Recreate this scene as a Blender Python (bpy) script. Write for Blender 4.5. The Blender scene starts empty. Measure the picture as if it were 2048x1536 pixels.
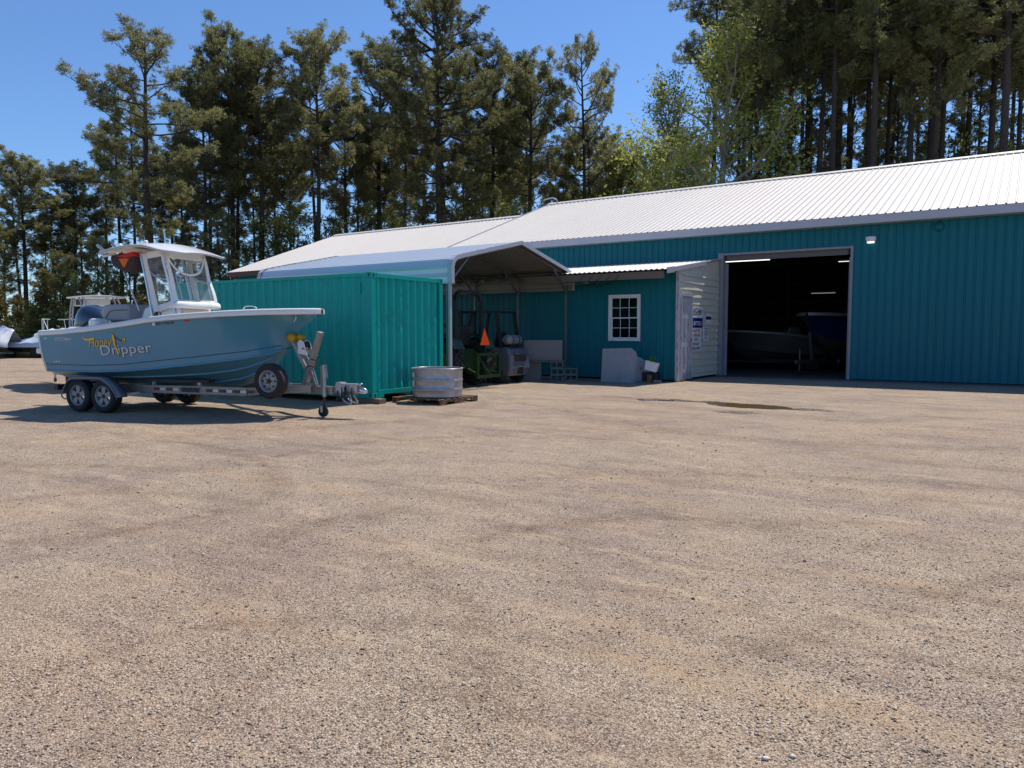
import bpy, bmesh, math, random
import numpy as np
from mathutils import Vector, Matrix
from mathutils.bvhtree import BVHTree

R = math.radians
PI = math.pi
S = bpy.context.scene
COL = S.collection

# ------------------------------------------------------------------ camera, sky, sun, exposure
FPX, HOR, CAMH, YAW = 1500.0, 664.0, 1.5, R(34.1)
PITCH = math.atan((768 - HOR) / FPX)
cam_d = bpy.data.cameras.new('camera')
cam = bpy.data.objects.new('camera', cam_d)
COL.objects.link(cam)
cam.location = (0, 0, CAMH)
cam.rotation_euler = (R(90) - PITCH, 0, YAW)
cam_d.sensor_fit = 'HORIZONTAL'
cam_d.sensor_width = 36
cam_d.lens = 36 * FPX / 2048
cam_d.clip_start = 0.05
cam_d.clip_end = 3000
S.camera = cam

SUN_EL, SUN_AZ = R(60), R(8)
w = bpy.data.worlds.new('World')
S.world = w
w.use_nodes = True
sky = w.node_tree.nodes.new('ShaderNodeTexSky')
sky.sky_type = 'NISHITA'
sky.sun_disc = False
sky.sun_elevation = SUN_EL
sky.sun_rotation = SUN_AZ
sky.air_density = 1.0
sky.dust_density = 0.15
sky.ozone_density = 4.0
bg = w.node_tree.nodes['Background']
bg.inputs['Strength'].default_value = 0.092
tint = w.node_tree.nodes.new('ShaderNodeMix'); tint.data_type = 'RGBA'; tint.blend_type = 'MULTIPLY'; tint.inputs[0].default_value = 1
tint.inputs[7].default_value = (.98, 1.22, 1.50, 1)
w.node_tree.links.new(sky.outputs['Color'], tint.inputs[6])
w.node_tree.links.new(tint.outputs[2], bg.inputs['Color'])

sl = bpy.data.lights.new('sun', 'SUN')
sl.energy = 4.8
sl.angle = R(0.5)
sl.color = (1.0, 0.935, 0.835)
so = bpy.data.objects.new('sun', sl)
COL.objects.link(so)
sdir = Vector((math.sin(SUN_AZ) * math.cos(SUN_EL), math.cos(SUN_AZ) * math.cos(SUN_EL), math.sin(SUN_EL)))
so.rotation_euler = sdir.to_track_quat('Z', 'Y').to_euler()
so.location = (0, 30, 60)

S.view_settings.view_transform = 'Standard'
S.view_settings.look = 'None'
S.view_settings.gamma = 1
S.view_settings.exposure = 0.1
S.render.engine = 'CYCLES'
S.cycles.max_bounces = 8
S.cycles.transparent_max_bounces = 16
S.cycles.use_denoising = True

# ------------------------------------------------------------------ pixel helpers (camera is axis aligned to the building)
_f = Vector((-math.sin(YAW) * math.cos(PITCH), math.cos(YAW) * math.cos(PITCH), -math.sin(PITCH)))
_r = Vector((math.cos(YAW), math.sin(YAW), 0))
_u = _r.cross(_f)
def ray(px, py): return _f + _r * ((px - 1024) / FPX) + _u * ((768 - py) / FPX)
def gnd(px, py):
    d = ray(px, py); return Vector((0, 0, CAMH)) + d * (-CAMH / d.z)
def at(px, depth):
    """ground point on the column px at the given horizontal depth"""
    d = Vector((-math.sin(YAW), math.cos(YAW), 0)) * depth + Vector((_r.x, _r.y, 0)) * ((px - 1024) / FPX * depth)
    return Vector((d.x, d.y, 0))

# ------------------------------------------------------------------ materials
def nodes(name):
    m = bpy.data.materials.new(name)
    m.use_nodes = True
    nt = m.node_tree
    return m, nt, nt.nodes['Principled BSDF'], nt.links

def M(name, col, rough=0.5, metal=0.0, var=0.12, scale=3.0, bump=0.0, bscale=60.0, coat=0.0, spec=0.5, dirt=None, dscale=1.2, dlo=.55, dhi=.75, stretch=None):
    m, nt, b, L = nodes(name)
    tc = nt.nodes.new('ShaderNodeTexCoord')
    n = nt.nodes.new('ShaderNodeTexNoise'); n.inputs['Scale'].default_value = scale; n.inputs['Detail'].default_value = 6
    src = tc.outputs['Object']
    if stretch:
        mp = nt.nodes.new('ShaderNodeMapping'); mp.inputs['Scale'].default_value = stretch
        L.new(src, mp.inputs[0]); src = mp.outputs[0]
    L.new(src, n.inputs['Vector'])
    mx = nt.nodes.new('ShaderNodeMix'); mx.data_type = 'RGBA'
    mx.inputs[6].default_value = tuple(c * (1 - var) for c in col[:3]) + (1,)
    mx.inputs[7].default_value = tuple(min(1, c * (1 + var)) for c in col[:3]) + (1,)
    L.new(n.outputs['Fac'], mx.inputs[0])
    out = mx.outputs[2]
    if dirt:
        n2 = nt.nodes.new('ShaderNodeTexNoise'); n2.inputs['Scale'].default_value = dscale; n2.inputs['Detail'].default_value = 8
        n2.inputs['Roughness'].default_value = .7
        L.new(src, n2.inputs['Vector'])
        mr = nt.nodes.new('ShaderNodeMapRange'); mr.inputs[1].default_value = dlo; mr.inputs[2].default_value = dhi
        L.new(n2.outputs['Fac'], mr.inputs[0])
        m2 = nt.nodes.new('ShaderNodeMix'); m2.data_type = 'RGBA'
        L.new(mr.outputs[0], m2.inputs[0]); L.new(out, m2.inputs[6]); m2.inputs[7].default_value = tuple(dirt) + (1,)
        out = m2.outputs[2]
    L.new(out, b.inputs['Base Color'])
    b.inputs['Roughness'].default_value = rough
    b.inputs['Metallic'].default_value = metal
    b.inputs['Specular IOR Level'].default_value = spec
    b.inputs['Coat Weight'].default_value = coat
    b.inputs['Coat Roughness'].default_value = .08
    if bump:
        nb = nt.nodes.new('ShaderNodeTexNoise'); nb.inputs['Scale'].default_value = bscale; nb.inputs['Detail'].default_value = 4
        L.new(tc.outputs['Object'], nb.inputs['Vector'])
        bp = nt.nodes.new('ShaderNodeBump'); bp.inputs['Strength'].default_value = bump; bp.inputs['Distance'].default_value = .02
        L.new(nb.outputs['Fac'], bp.inputs['Height']); L.new(bp.outputs[0], b.inputs['Normal'])
    return m

def emis(name, col, s):
    m, nt, b, L = nodes(name)
    b.inputs['Base Color'].default_value = (.8, .8, .8, 1)
    b.inputs['Emission Color'].default_value = tuple(col) + (1,)
    b.inputs['Emission Strength'].default_value = s
    return m

def foliage(name, c1, c2, c3, trans=.35, scale=.7):
    m, nt, b, L = nodes(name)
    tc = nt.nodes.new('ShaderNodeTexCoord')
    n = nt.nodes.new('ShaderNodeTexNoise'); n.inputs['Scale'].default_value = scale; n.inputs['Detail'].default_value = 3
    n2 = nt.nodes.new('ShaderNodeTexNoise'); n2.inputs['Scale'].default_value = 9
    L.new(tc.outputs['Object'], n.inputs['Vector']); L.new(tc.outputs['Object'], n2.inputs['Vector'])
    ad = nt.nodes.new('ShaderNodeMath'); ad.operation = 'MULTIPLY_ADD'; ad.inputs[1].default_value = .55; ad.inputs[2].default_value = -.02
    L.new(n2.outputs['Fac'], ad.inputs[0])
    a2 = nt.nodes.new('ShaderNodeMath'); a2.operation = 'MULTIPLY_ADD'; a2.inputs[1].default_value = .5
    L.new(n.outputs['Fac'], a2.inputs[0]); L.new(ad.outputs[0], a2.inputs[2])
    oi = nt.nodes.new('ShaderNodeObjectInfo')
    a3 = nt.nodes.new('ShaderNodeMath'); a3.operation = 'MULTIPLY_ADD'; a3.inputs[1].default_value = .25
    L.new(oi.outputs['Random'], a3.inputs[0]); L.new(a2.outputs[0], a3.inputs[2])
    cr = nt.nodes.new('ShaderNodeValToRGB')
    cr.color_ramp.elements[0].position = .35; cr.color_ramp.elements[0].color = tuple(c1) + (1,)
    cr.color_ramp.elements[1].position = .85; cr.color_ramp.elements[1].color = tuple(c3) + (1,)
    e = cr.color_ramp.elements.new(.6); e.color = tuple(c2) + (1,)
    L.new(a3.outputs[0], cr.inputs[0]); L.new(cr.outputs[0], b.inputs['Base Color'])
    b.inputs['Roughness'].default_value = .55
    b.inputs['Specular IOR Level'].default_value = .35
    t = nt.nodes.new('ShaderNodeBsdfTranslucent'); L.new(cr.outputs[0], t.inputs['Color'])
    mx = nt.nodes.new('ShaderNodeMixShader'); mx.inputs[0].default_value = trans
    L.new(b.outputs[0], mx.inputs[1]); L.new(t.outputs[0], mx.inputs[2])
    L.new(mx.outputs[0], nt.nodes['Material Output'].inputs['Surface'])
    return m

def clear_film(name, fac=.22, tint=(.9, .92, .92)):
    m, nt, b, L = nodes(name)
    b.inputs['Base Color'].default_value = (.55, .58, .58, 1); b.inputs['Roughness'].default_value = .12
    t = nt.nodes.new('ShaderNodeBsdfTransparent'); t.inputs[0].default_value = tuple(tint) + (1,)
    tc = nt.nodes.new('ShaderNodeTexCoord'); n = nt.nodes.new('ShaderNodeTexNoise'); n.inputs['Scale'].default_value = 7
    L.new(tc.outputs['Object'], n.inputs['Vector'])
    mr = nt.nodes.new('ShaderNodeMapRange'); mr.inputs[1].default_value = .35; mr.inputs[2].default_value = .75
    mr.inputs[3].default_value = fac * .5; mr.inputs[4].default_value = fac * 1.6
    L.new(n.outputs['Fac'], mr.inputs[0])
    mx = nt.nodes.new('ShaderNodeMixShader'); L.new(mr.outputs[0], mx.inputs[0])
    L.new(t.outputs[0], mx.inputs[1]); L.new(b.outputs[0], mx.inputs[2])
    bp = nt.nodes.new('ShaderNodeBump'); bp.inputs['Strength'].default_value = .15; L.new(n.outputs['Fac'], bp.inputs['Height']); L.new(bp.outputs[0], b.inputs['Normal'])
    L.new(mx.outputs[0], nt.nodes['Material Output'].inputs['Surface'])
    return m

mt = {}
mt['teal_wall'] = M('teal_wall_steel', (.002, .145, .185), .40, 0, .10, .9, spec=.25, bump=.05, bscale=2.5, stretch=(6, 6, .25))
mt['teal_box'] = M('teal_container_paint', (.002, .34, .30), .42, 0, .12, 1.3, spec=.25, dirt=(.012, .17, .155), dscale=2.6, dlo=.57, dhi=.80)
mt['roof'] = M('white_roof_steel', (.62, .575, .53), .5, 0, .06, .5, stretch=(1.5, .3, .3), dirt=(.48, .455, .425), dscale=3, dlo=.62, dhi=.9)
mt['trim'] = M('white_trim_steel', (.46, .47, .51), .42, 0, .06, 2)
mt['shade_trim'] = M('shaded_trim_steel', (.26, .26, .285), .5, 0, .1, 3, dirt=(.16, .15, .14), dscale=4)  # darker copy of the trim, shade put into its base colour
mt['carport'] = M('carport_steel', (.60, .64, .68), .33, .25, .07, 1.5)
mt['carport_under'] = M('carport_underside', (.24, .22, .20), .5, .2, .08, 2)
mt['gal'] = M('galvanised_steel', (.40, .40, .42), .42, .7, .25, 9, bump=.05, bscale=25, dirt=(.33, .30, .28), dscale=5)
mt['galpost'] = M('galvanised_tube', (.20, .19, .19), .5, .55, .15, 6)
mt['alu'] = M('aluminium_beam', (.27, .26, .25), .45, .6, .12, 7, dirt=(.17, .15, .13), dscale=8)
mt['siding'] = M('cream_lap_siding', (.60, .555, .45), .6, 0, .05, 2, dirt=(.47, .435, .35), dscale=3, dlo=.55, dhi=.85)
mt['peel'] = M('peeling_white_paint', (.46, .47, .51), .7, 0, .15, 14, stretch=(5, 5, .6), dirt=(.16, .12, .10), dscale=7, dlo=.52, dhi=.62)
mt['oldwood'] = M('weathered_wood', (.17, .135, .105), .85, 0, .35, 8, bump=.3, bscale=40, stretch=(1, 6, 6))
mt['pallet'] = M('pallet_wood', (.17, .105, .06), .8, 0, .35, 6, bump=.3, bscale=40, dirt=(.06, .04, .03), dscale=4)
mt['winframe'] = M('white_vinyl_frame', (.72, .73, .75), .4, 0, .03, 3)
mt['pane'] = M('window_glass', (.004, .004, .005), .10, 0, .2, 2, spec=.15)
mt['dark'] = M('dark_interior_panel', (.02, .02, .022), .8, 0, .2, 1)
mt['girt'] = M('interior_girt_wood', (.09, .075, .06), .8, 0, .2, 3)
mt['concrete'] = M('concrete_slab', (.085, .08, .08), .75, 0, .18, 1.5, dirt=(.05, .047, .045), dscale=1.2, bump=.1)
mt['black'] = M('black_plastic', (.012, .012, .013), .5, 0, .2, 4)
mt['rubber'] = M('tyre_rubber', (.016, .016, .017), .75, 0, .25, 8, bump=.15, bscale=90)
mt['gel_blue'] = M('ice_blue_gelcoat', (.08, .265, .39), .2, 0, .03, .8, coat=.12)
mt['gel_bottom'] = M('blue_grey_bottom_gelcoat', (.08, .21, .275), .35, 0, .08, 1.5, dirt=(.05, .09, .10), dscale=2.5)
mt['gel_stripe'] = M('blue_pinstripe', (.03, .085, .15), .3, 0, .02, 2)
mt['gel_white'] = M('white_gelcoat', (.78, .77, .74), .2, 0, .03, 2, coat=.3)
mt['fabric'] = M('white_canvas', (.76, .75, .73), .75, 0, .06, 6, bump=.35, bscale=18)
mt['vinyl'] = clear_film('clear_vinyl')
mt['seat'] = M('grey_boat_upholstery', (.30, .31, .33), .5, 0, .06, 4)
mt['chrome'] = M('stainless_tube', (.62, .64, .66), .18, .95, .05, 4)
mt['motor'] = M('slate_blue_cowling', (.022, .038, .075), .25, .2, .08, 3, coat=.6)
mt['motor_dk'] = M('dark_cowling_base', (.012, .016, .03), .35, .2, .1, 3)
mt['red'] = M('red_nylon', (.55, .02, .012), .65, 0, .1, 6)
mt['orange'] = M('orange_nylon', (.72, .16, .02), .65, 0, .1, 6)
mt['maroon'] = M('maroon_bag', (.055, .028, .03), .8, 0, .2, 6)
mt['tan'] = M('tan_seat_and_bounce', (.62, .53, .42), .5, 0, .05, 3)  # seat tan; on the hard top ribs it stands for bounced light
mt['rim'] = M('white_painted_rim', (.27, .275, .30), .4, .3, .08, 6)
mt['greyfender'] = M('silver_fender', (.20, .22, .26), .35, .5, .1, 4)
mt['gold'] = M('gold_lettering', (.88, .52, .03), .4, 0, .12, 9)
mt['silver'] = M('silver_lettering', (.62, .61, .64), .4, .1, .06, 9)
mt['ink'] = M('dark_lettering', (.02, .024, .04), .5, 0, .1, 5)
mt['navy'] = M('navy_sign_paint', (.008, .012, .13), .45, 0, .08, 5)
mt['redink'] = M('red_lettering', (.45, .05, .04), .5, 0, .1, 5)
mt['signwhite'] = M('white_sign_board', (.72, .73, .76), .5, 0, .04, 4, dirt=(.5, .46, .42), dscale=6, dlo=.6, dhi=.9)
mt['brown_refl'] = M('maroon_reflector', (.05, .012, .012), .3, 0, .1, 9)
mt['pale_refl'] = M('pale_reflector', (.62, .60, .55), .3, 0, .1, 9)
mt['fibre'] = M('grey_white_moulding', (.29, .305, .35), .5, 0, .07, 2.5, dirt=(.20, .21, .235), dscale=3, dlo=.5, dhi=.8)
mt['block'] = M('concrete_block', (.17, .165, .155), .9, 0, .15, 6, bump=.4, bscale=120)
mt['panel'] = M('grey_board_panel', (.20, .195, .19), .7, 0, .06, 3)
mt['tr_green'] = M('green_tractor_paint', (.005, .034, .006), .35, 0, .12, 3)
mt['yellow'] = M('yellow_machine_paint', (.25, .14, .01), .4, 0, .1, 3)
mt['fl_white'] = M('grey_white_forklift_paint', (.11, .118, .145), .4, 0, .08, 3, dirt=(.06, .06, .068), dscale=4)
mt['smv'] = M('fluorescent_orange_sign', (.95, .09, .01), .4, 0, .04, 3)
mt['tank'] = M('white_cylinder_paint', (.20, .22, .22), .35, .2, .08, 5, dirt=(.3, .3, .29), dscale=5)
mt['cover'] = M('white_shrink_wrap', (.72, .74, .78), .35, 0, .05, 2, bump=.2, bscale=6)
mt['cover_grey'] = M('blue_grey_boat_cover', (.45, .53, .66), .5, 0, .06, 2, bump=.3, bscale=6)
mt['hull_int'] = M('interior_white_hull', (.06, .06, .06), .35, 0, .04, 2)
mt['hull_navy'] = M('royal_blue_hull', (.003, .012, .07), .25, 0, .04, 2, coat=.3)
mt['gunwale_shade'] = M('shaded_white_gunwale', (.15, .15, .147), .4, 0, .05, 2)  # white gunwale with the workshop's shade painted into its colour
mt['header'] = M('weathered_header_board', (.13, .115, .105), .7, 0, .2, 3)
mt['rust'] = M('rusty_iron', (.10, .045, .025), .8, .2, .4, 20)
mt['yroller'] = M('yellow_poly_roller', (.52, .30, .01), .5, 0, .12, 9)
mt['green_leaf'] = foliage('potted_plant_leaf', (.04, .16, .02), (.08, .3, .03), (.15, .42, .06), .3, 8)
mt['pine'] = foliage('pine_needles', (.075, .085, .034), (.205, .205, .085), (.39, .37, .17), .52, .55)
mt['pine2'] = foliage('pine_needles_olive', (.070, .080, .032), (.20, .212, .085), (.38, .375, .17), .52, .55)
mt['leafy'] = foliage('spring_leaves', (.13, .165, .03), (.28, .32, .06), (.47, .49, .13), .5, .7)
mt['leafdk'] = foliage('understorey_leaves', (.055, .075, .018), (.12, .15, .035), (.25, .27, .08), .42, .7)
mt['cedar'] = foliage('cedar_sprays', (.075, .068, .018), (.17, .145, .038), (.30, .24, .075), .4, .9)
mt['bark'] = M('pine_bark', (.052, .041, .033), .9, 0, .45, 5, bump=.5, bscale=14, stretch=(3, 3, .7))
mt['palebark'] = M('pale_bark', (.24, .215, .18), .85, 0, .3, 4, bump=.3, bscale=20)

# ------------------------------------------------------------------ mesh builder
class MB:
    def __init__(s): s.v = []; s.f = []; s.m = []
    def add(s, vs, fs, mi=0):
        o = len(s.v)
        s.v.extend([tuple(p) for p in vs]); s.f.extend([tuple(i + o for i in f) for f in fs]); s.m.extend([mi] * len(fs)); return s
    def box(s, c, d, rz=0, rx=0, ry=0, mi=0):
        hx, hy, hz = d[0] / 2, d[1] / 2, d[2] / 2
        m = Matrix.Translation(c) @ Matrix.Rotation(rz, 4, 'Z') @ Matrix.Rotation(ry, 4, 'Y') @ Matrix.Rotation(rx, 4, 'X')
        vs = [m @ Vector(p) for p in [(-hx, -hy, -hz), (hx, -hy, -hz), (hx, hy, -hz), (-hx, hy, -hz), (-hx, -hy, hz), (hx, -hy, hz), (hx, hy, hz), (-hx, hy, hz)]]
        return s.add(vs, [(0, 3, 2, 1), (4, 5, 6, 7), (0, 1, 5, 4), (1, 2, 6, 5), (2, 3, 7, 6), (3, 0, 4, 7)], mi)
    def bb(s, x0, x1, y0, y1, z0, z1, mi=0): return s.box(((x0 + x1) / 2, (y0 + y1) / 2, (z0 + z1) / 2), (x1 - x0, y1 - y0, z1 - z0), mi=mi)
    def tube(s, pts, r, n=8, cap=True, mi=0, flat=1.0):
        pts = [Vector(p) for p in pts]; k = len(pts)
        rs = list(r) if hasattr(r, '__len__') else [r] * k
        t0 = (pts[1] - pts[0]).normalized()
        up = Vector((0, 0, 1)) if abs(t0.z) < .9 else Vector((1, 0, 0))
        a = t0.cross(up).normalized(); b = t0.cross(a)
        vs = []
        for i, p in enumerate(pts):
            t = ((pts[min(i + 1, k - 1)] - pts[max(i - 1, 0)])).normalized()
            a = (a - t * a.dot(t)).normalized(); b = t.cross(a)
            for j in range(n):
                an = 2 * PI * j / n
                vs.append(p + a * (math.cos(an) * rs[i]) + b * (math.sin(an) * rs[i] * flat))
        fs = [(i * n + j, i * n + (j + 1) % n, (i + 1) * n + (j + 1) % n, (i + 1) * n + j) for i in range(k - 1) for j in range(n)]
        if cap: fs += [tuple(reversed(range(n))), tuple((k - 1) * n + j for j in range(n))]
        return s.add(vs, fs, mi)
    def beam(s, p0, p1, w, h, mi=0):
        """rectangular bar from p0 to p1, w sideways and h upwards"""
        p0, p1 = Vector(p0), Vector(p1); t = (p1 - p0).normalized()
        up = Vector((0, 0, 1)) if abs(t.z) < .95 else Vector((1, 0, 0))
        a = t.cross(up).normalized() * w / 2; b = a.cross(t).normalized() * h / 2
        vs = [p0 - a - b, p0 + a - b, p0 + a + b, p0 - a + b, p1 - a - b, p1 + a - b, p1 + a + b, p1 - a + b]
        return s.add(vs, [(0, 3, 2, 1), (4, 5, 6, 7), (0, 1, 5, 4), (1, 2, 6, 5), (2, 3, 7, 6), (3, 0, 4, 7)], mi)
    def lathe(s, prof, c, axis='Z', n=28, mi=0, sx=1, sy=1):
        vs = []
        for r, h in prof:
            for j in range(n):
                a = 2 * PI * j / n; x, y = math.cos(a) * r * sx, math.sin(a) * r * sy
                p = {'Z': (x, y, h), 'Y': (x, h, y), 'X': (h, x, y)}[axis]
                vs.append((p[0] + c[0], p[1] + c[1], p[2] + c[2]))
        k = len(prof)
        fs = [(i * n + j, i * n + (j + 1) % n, (i + 1) * n + (j + 1) % n, (i + 1) * n + j) for i in range(k - 1) for j in range(n)]
        if prof[0][0] > 1e-4: fs.append(tuple(range(n)))
        if prof[-1][0] > 1e-4: fs.append(tuple((k - 1) * n + j for j in range(n)))
        return s.add(vs, fs, mi)
    def grid(s, rows, mi=0, closed=False):
        k, n = len(rows), len(rows[0]); vs = [p for r in rows for p in r]
        m = n if closed else n - 1
        return s.add(vs, [(i * n + j, i * n + (j + 1) % n, (i + 1) * n + (j + 1) % n, (i + 1) * n + j) for i in range(k - 1) for j in range(m)], mi)
    def prism(s, poly, d, mi=0):
        """poly: list of 3D points, d: extrusion vector"""
        n = len(poly); d = Vector(d); vs = [Vector(p) for p in poly] + [Vector(p) + d for p in poly]
        fs = [tuple(reversed(range(n))), tuple(range(n, 2 * n))] + [(i, (i + 1) % n, n + (i + 1) % n, n + i) for i in range(n)]
        return s.add(vs, fs, mi)
    def build(s, name, mats, parent=None, smooth=False, bevel=0, fixn=True, auto=None, solid=0):
        me = bpy.data.meshes.new(name); me.from_pydata(s.v, [], s.f)
        if not isinstance(mats, (list, tuple)): mats = [mats]
        for m in mats: me.materials.append(m)
        if len(mats) > 1: me.polygons.foreach_set('material_index', s.m)
        if fixn:
            bm = bmesh.new(); bm.from_mesh(me); bmesh.ops.recalc_face_normals(bm, faces=bm.faces); bm.to_mesh(me); bm.free()
        if smooth or auto:
            me.polygons.foreach_set('use_smooth', [True] * len(me.polygons))
        if auto: me.set_sharp_from_angle(angle=R(auto))
        o = bpy.data.objects.new(name, me); COL.objects.link(o)
        if parent: o.parent = parent
        if solid:
            md = o.modifiers.new('solid', 'SOLIDIFY'); md.thickness = solid; md.offset = 0
        if bevel:
            md = o.modifiers.new('bevel', 'BEVEL'); md.width = bevel; md.segments = 2; md.limit_method = 'ANGLE'; md.angle_limit = R(40)
            md.harden_normals = False
        return o

def tag(o, label, cat, group=None, kind=None):
    if label: o['label'] = label
    if cat: o['category'] = cat
    if group: o['group'] = group
    if kind: o['kind'] = kind
    return o
def thing(name, label, cat, loc=(0, 0, 0), rz=0, group=None):
    o = bpy.data.objects.new(name, None); COL.objects.link(o)
    o.location = loc; o.rotation_euler = (0, 0, rz); o.empty_display_size = .3
    return tag(o, label, cat, group)
def copy_tree(o, parent=None):
    c = o.copy(); COL.objects.link(c); c.parent = parent
    for ch in list(o.children): copy_tree(ch, c)
    return c
def interp(tab, x):
    return float(np.interp(x, [t[0] for t in tab], [t[1] for t in tab]))
def smooth_path(pts, n=6):
    """Catmull-Rom through pts"""
    P = [Vector(p) for p in pts]; out = []
    for i in range(len(P) - 1):
        a, b, c, d = P[max(i - 1, 0)], P[i], P[i + 1], P[min(i + 2, len(P) - 1)]
        for k in range(n):
            t = k / n
            out.append(.5 * ((2 * b) + (c - a) * t + (2 * a - 5 * b + 4 * c - d) * t * t + (3 * b - a - 3 * c + d) * t ** 3))
    out.append(P[-1]); return out
def text_geo(body, size=1, shear=0, offset=0, align='LEFT', xs=1, spacing=1):
    cu = bpy.data.curves.new('t', 'FONT'); cu.body = body; cu.size = size; cu.shear = shear; cu.offset = offset; cu.align_x = align
    cu.space_character = spacing; cu.resolution_u = 3
    o = bpy.data.objects.new('t', cu); COL.objects.link(o)
    dg = bpy.context.evaluated_depsgraph_get(); me = o.evaluated_get(dg).to_mesh()
    vs = [(v.co.x * xs, v.co.y) for v in me.vertices]; fs = [tuple(p.vertices) for p in me.polygons]
    o.evaluated_get(dg).to_mesh_clear(); bpy.data.objects.remove(o); bpy.data.curves.remove(cu)
    return vs, fs

# ------------------------------------------------------------------ ground
rng = np.random.default_rng(7)
def vnoise(x, y, seed):
    """smooth value noise on arrays"""
    xi, yi = np.floor(x).astype(int), np.floor(y).astype(int); fx, fy = x - xi, y - yi
    fx, fy = fx * fx * (3 - 2 * fx), fy * fy * (3 - 2 * fy)
    def h(a, b):
        n = (a * 374761393 + b * 668265263 + seed * 974711) & 0x7fffffff
        n = ((n ^ (n >> 13)) * 1274126177) & 0x7fffffff
        return ((n ^ (n >> 16)) & 0xffff) / 65535.0
    return (h(xi, yi) * (1 - fx) + h(xi + 1, yi) * fx) * (1 - fy) + (h(xi, yi + 1) * (1 - fx) + h(xi + 1, yi + 1) * fx) * fy
PUD = [(-6.55, 15.75, .55, .22, .3), (-4.55, 15.55, .80, .36, -.2), (-4.35, 13.95, .26, .12, .2), (-5.55, 15.9, .30, .10, 0), (-3.35, 15.35, .32, .10, 0)]
def gheight(x, y):
    x = np.asarray(x, float); y = np.asarray(y, float)
    h = (vnoise(x * .45, y * .45, 1) - .5) * .030 + (vnoise(x * 1.7, y * 1.7, 2) - .5) * .013 + (vnoise(x * 5, y * 5, 3) - .5) * .010
    # wheel ruts
    for ox, oy, ang, wd, dp in [(-6, 6.2, .35, .16, .018), (-5.4, 7.6, .35, .16, .018), (-3, 9.5, .9, .18, .012), (-7.5, 9.0, .05, .2, .012), (-2.2, 5.0, .12, .16, .014)]:
        dd = (x - ox) * -math.sin(ang) + (y - oy) * math.cos(ang); al = (x - ox) * math.cos(ang) + (y - oy) * math.sin(ang)
        dd = dd + .25 * np.sin(al * .5)
        h = h - dp * np.exp(-(dd / wd) ** 2) * np.clip(1.2 - np.abs(al) / 3.0, 0, 1)
    pd = np.zeros_like(h)
    for cx, cy, a, b, ang in PUD:
        ux = (x - cx) * math.cos(ang) + (y - cy) * math.sin(ang); uy = -(x - cx) * math.sin(ang) + (y - cy) * math.cos(ang)
        pd = np.maximum(pd, np.exp(-(((ux / a) ** 2 + (uy / b) ** 2) ** 1.2) * .7))
    h = h * (1 - pd * .5) - pd * (.055 + .05 * (vnoise(x * 3.1, y * 3.1, 21) - .5) + .04 * (vnoise(x * 8, y * 8, 22) - .5))
    fx = np.clip(np.minimum(x + 17, 7 - x) / 1.5, 0, 1); fy = np.clip(np.minimum(y - .5, 21 - y) / 1.5, 0, 1)
    # keep it level under the parked things
    calm = 1 - np.clip(1 - np.abs(x + 10.4) / 1.6, 0, 1) * np.clip(1 - np.abs(y - 12.4) / 1.4, 0, 1)
    return h * fx * fy * calm

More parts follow.
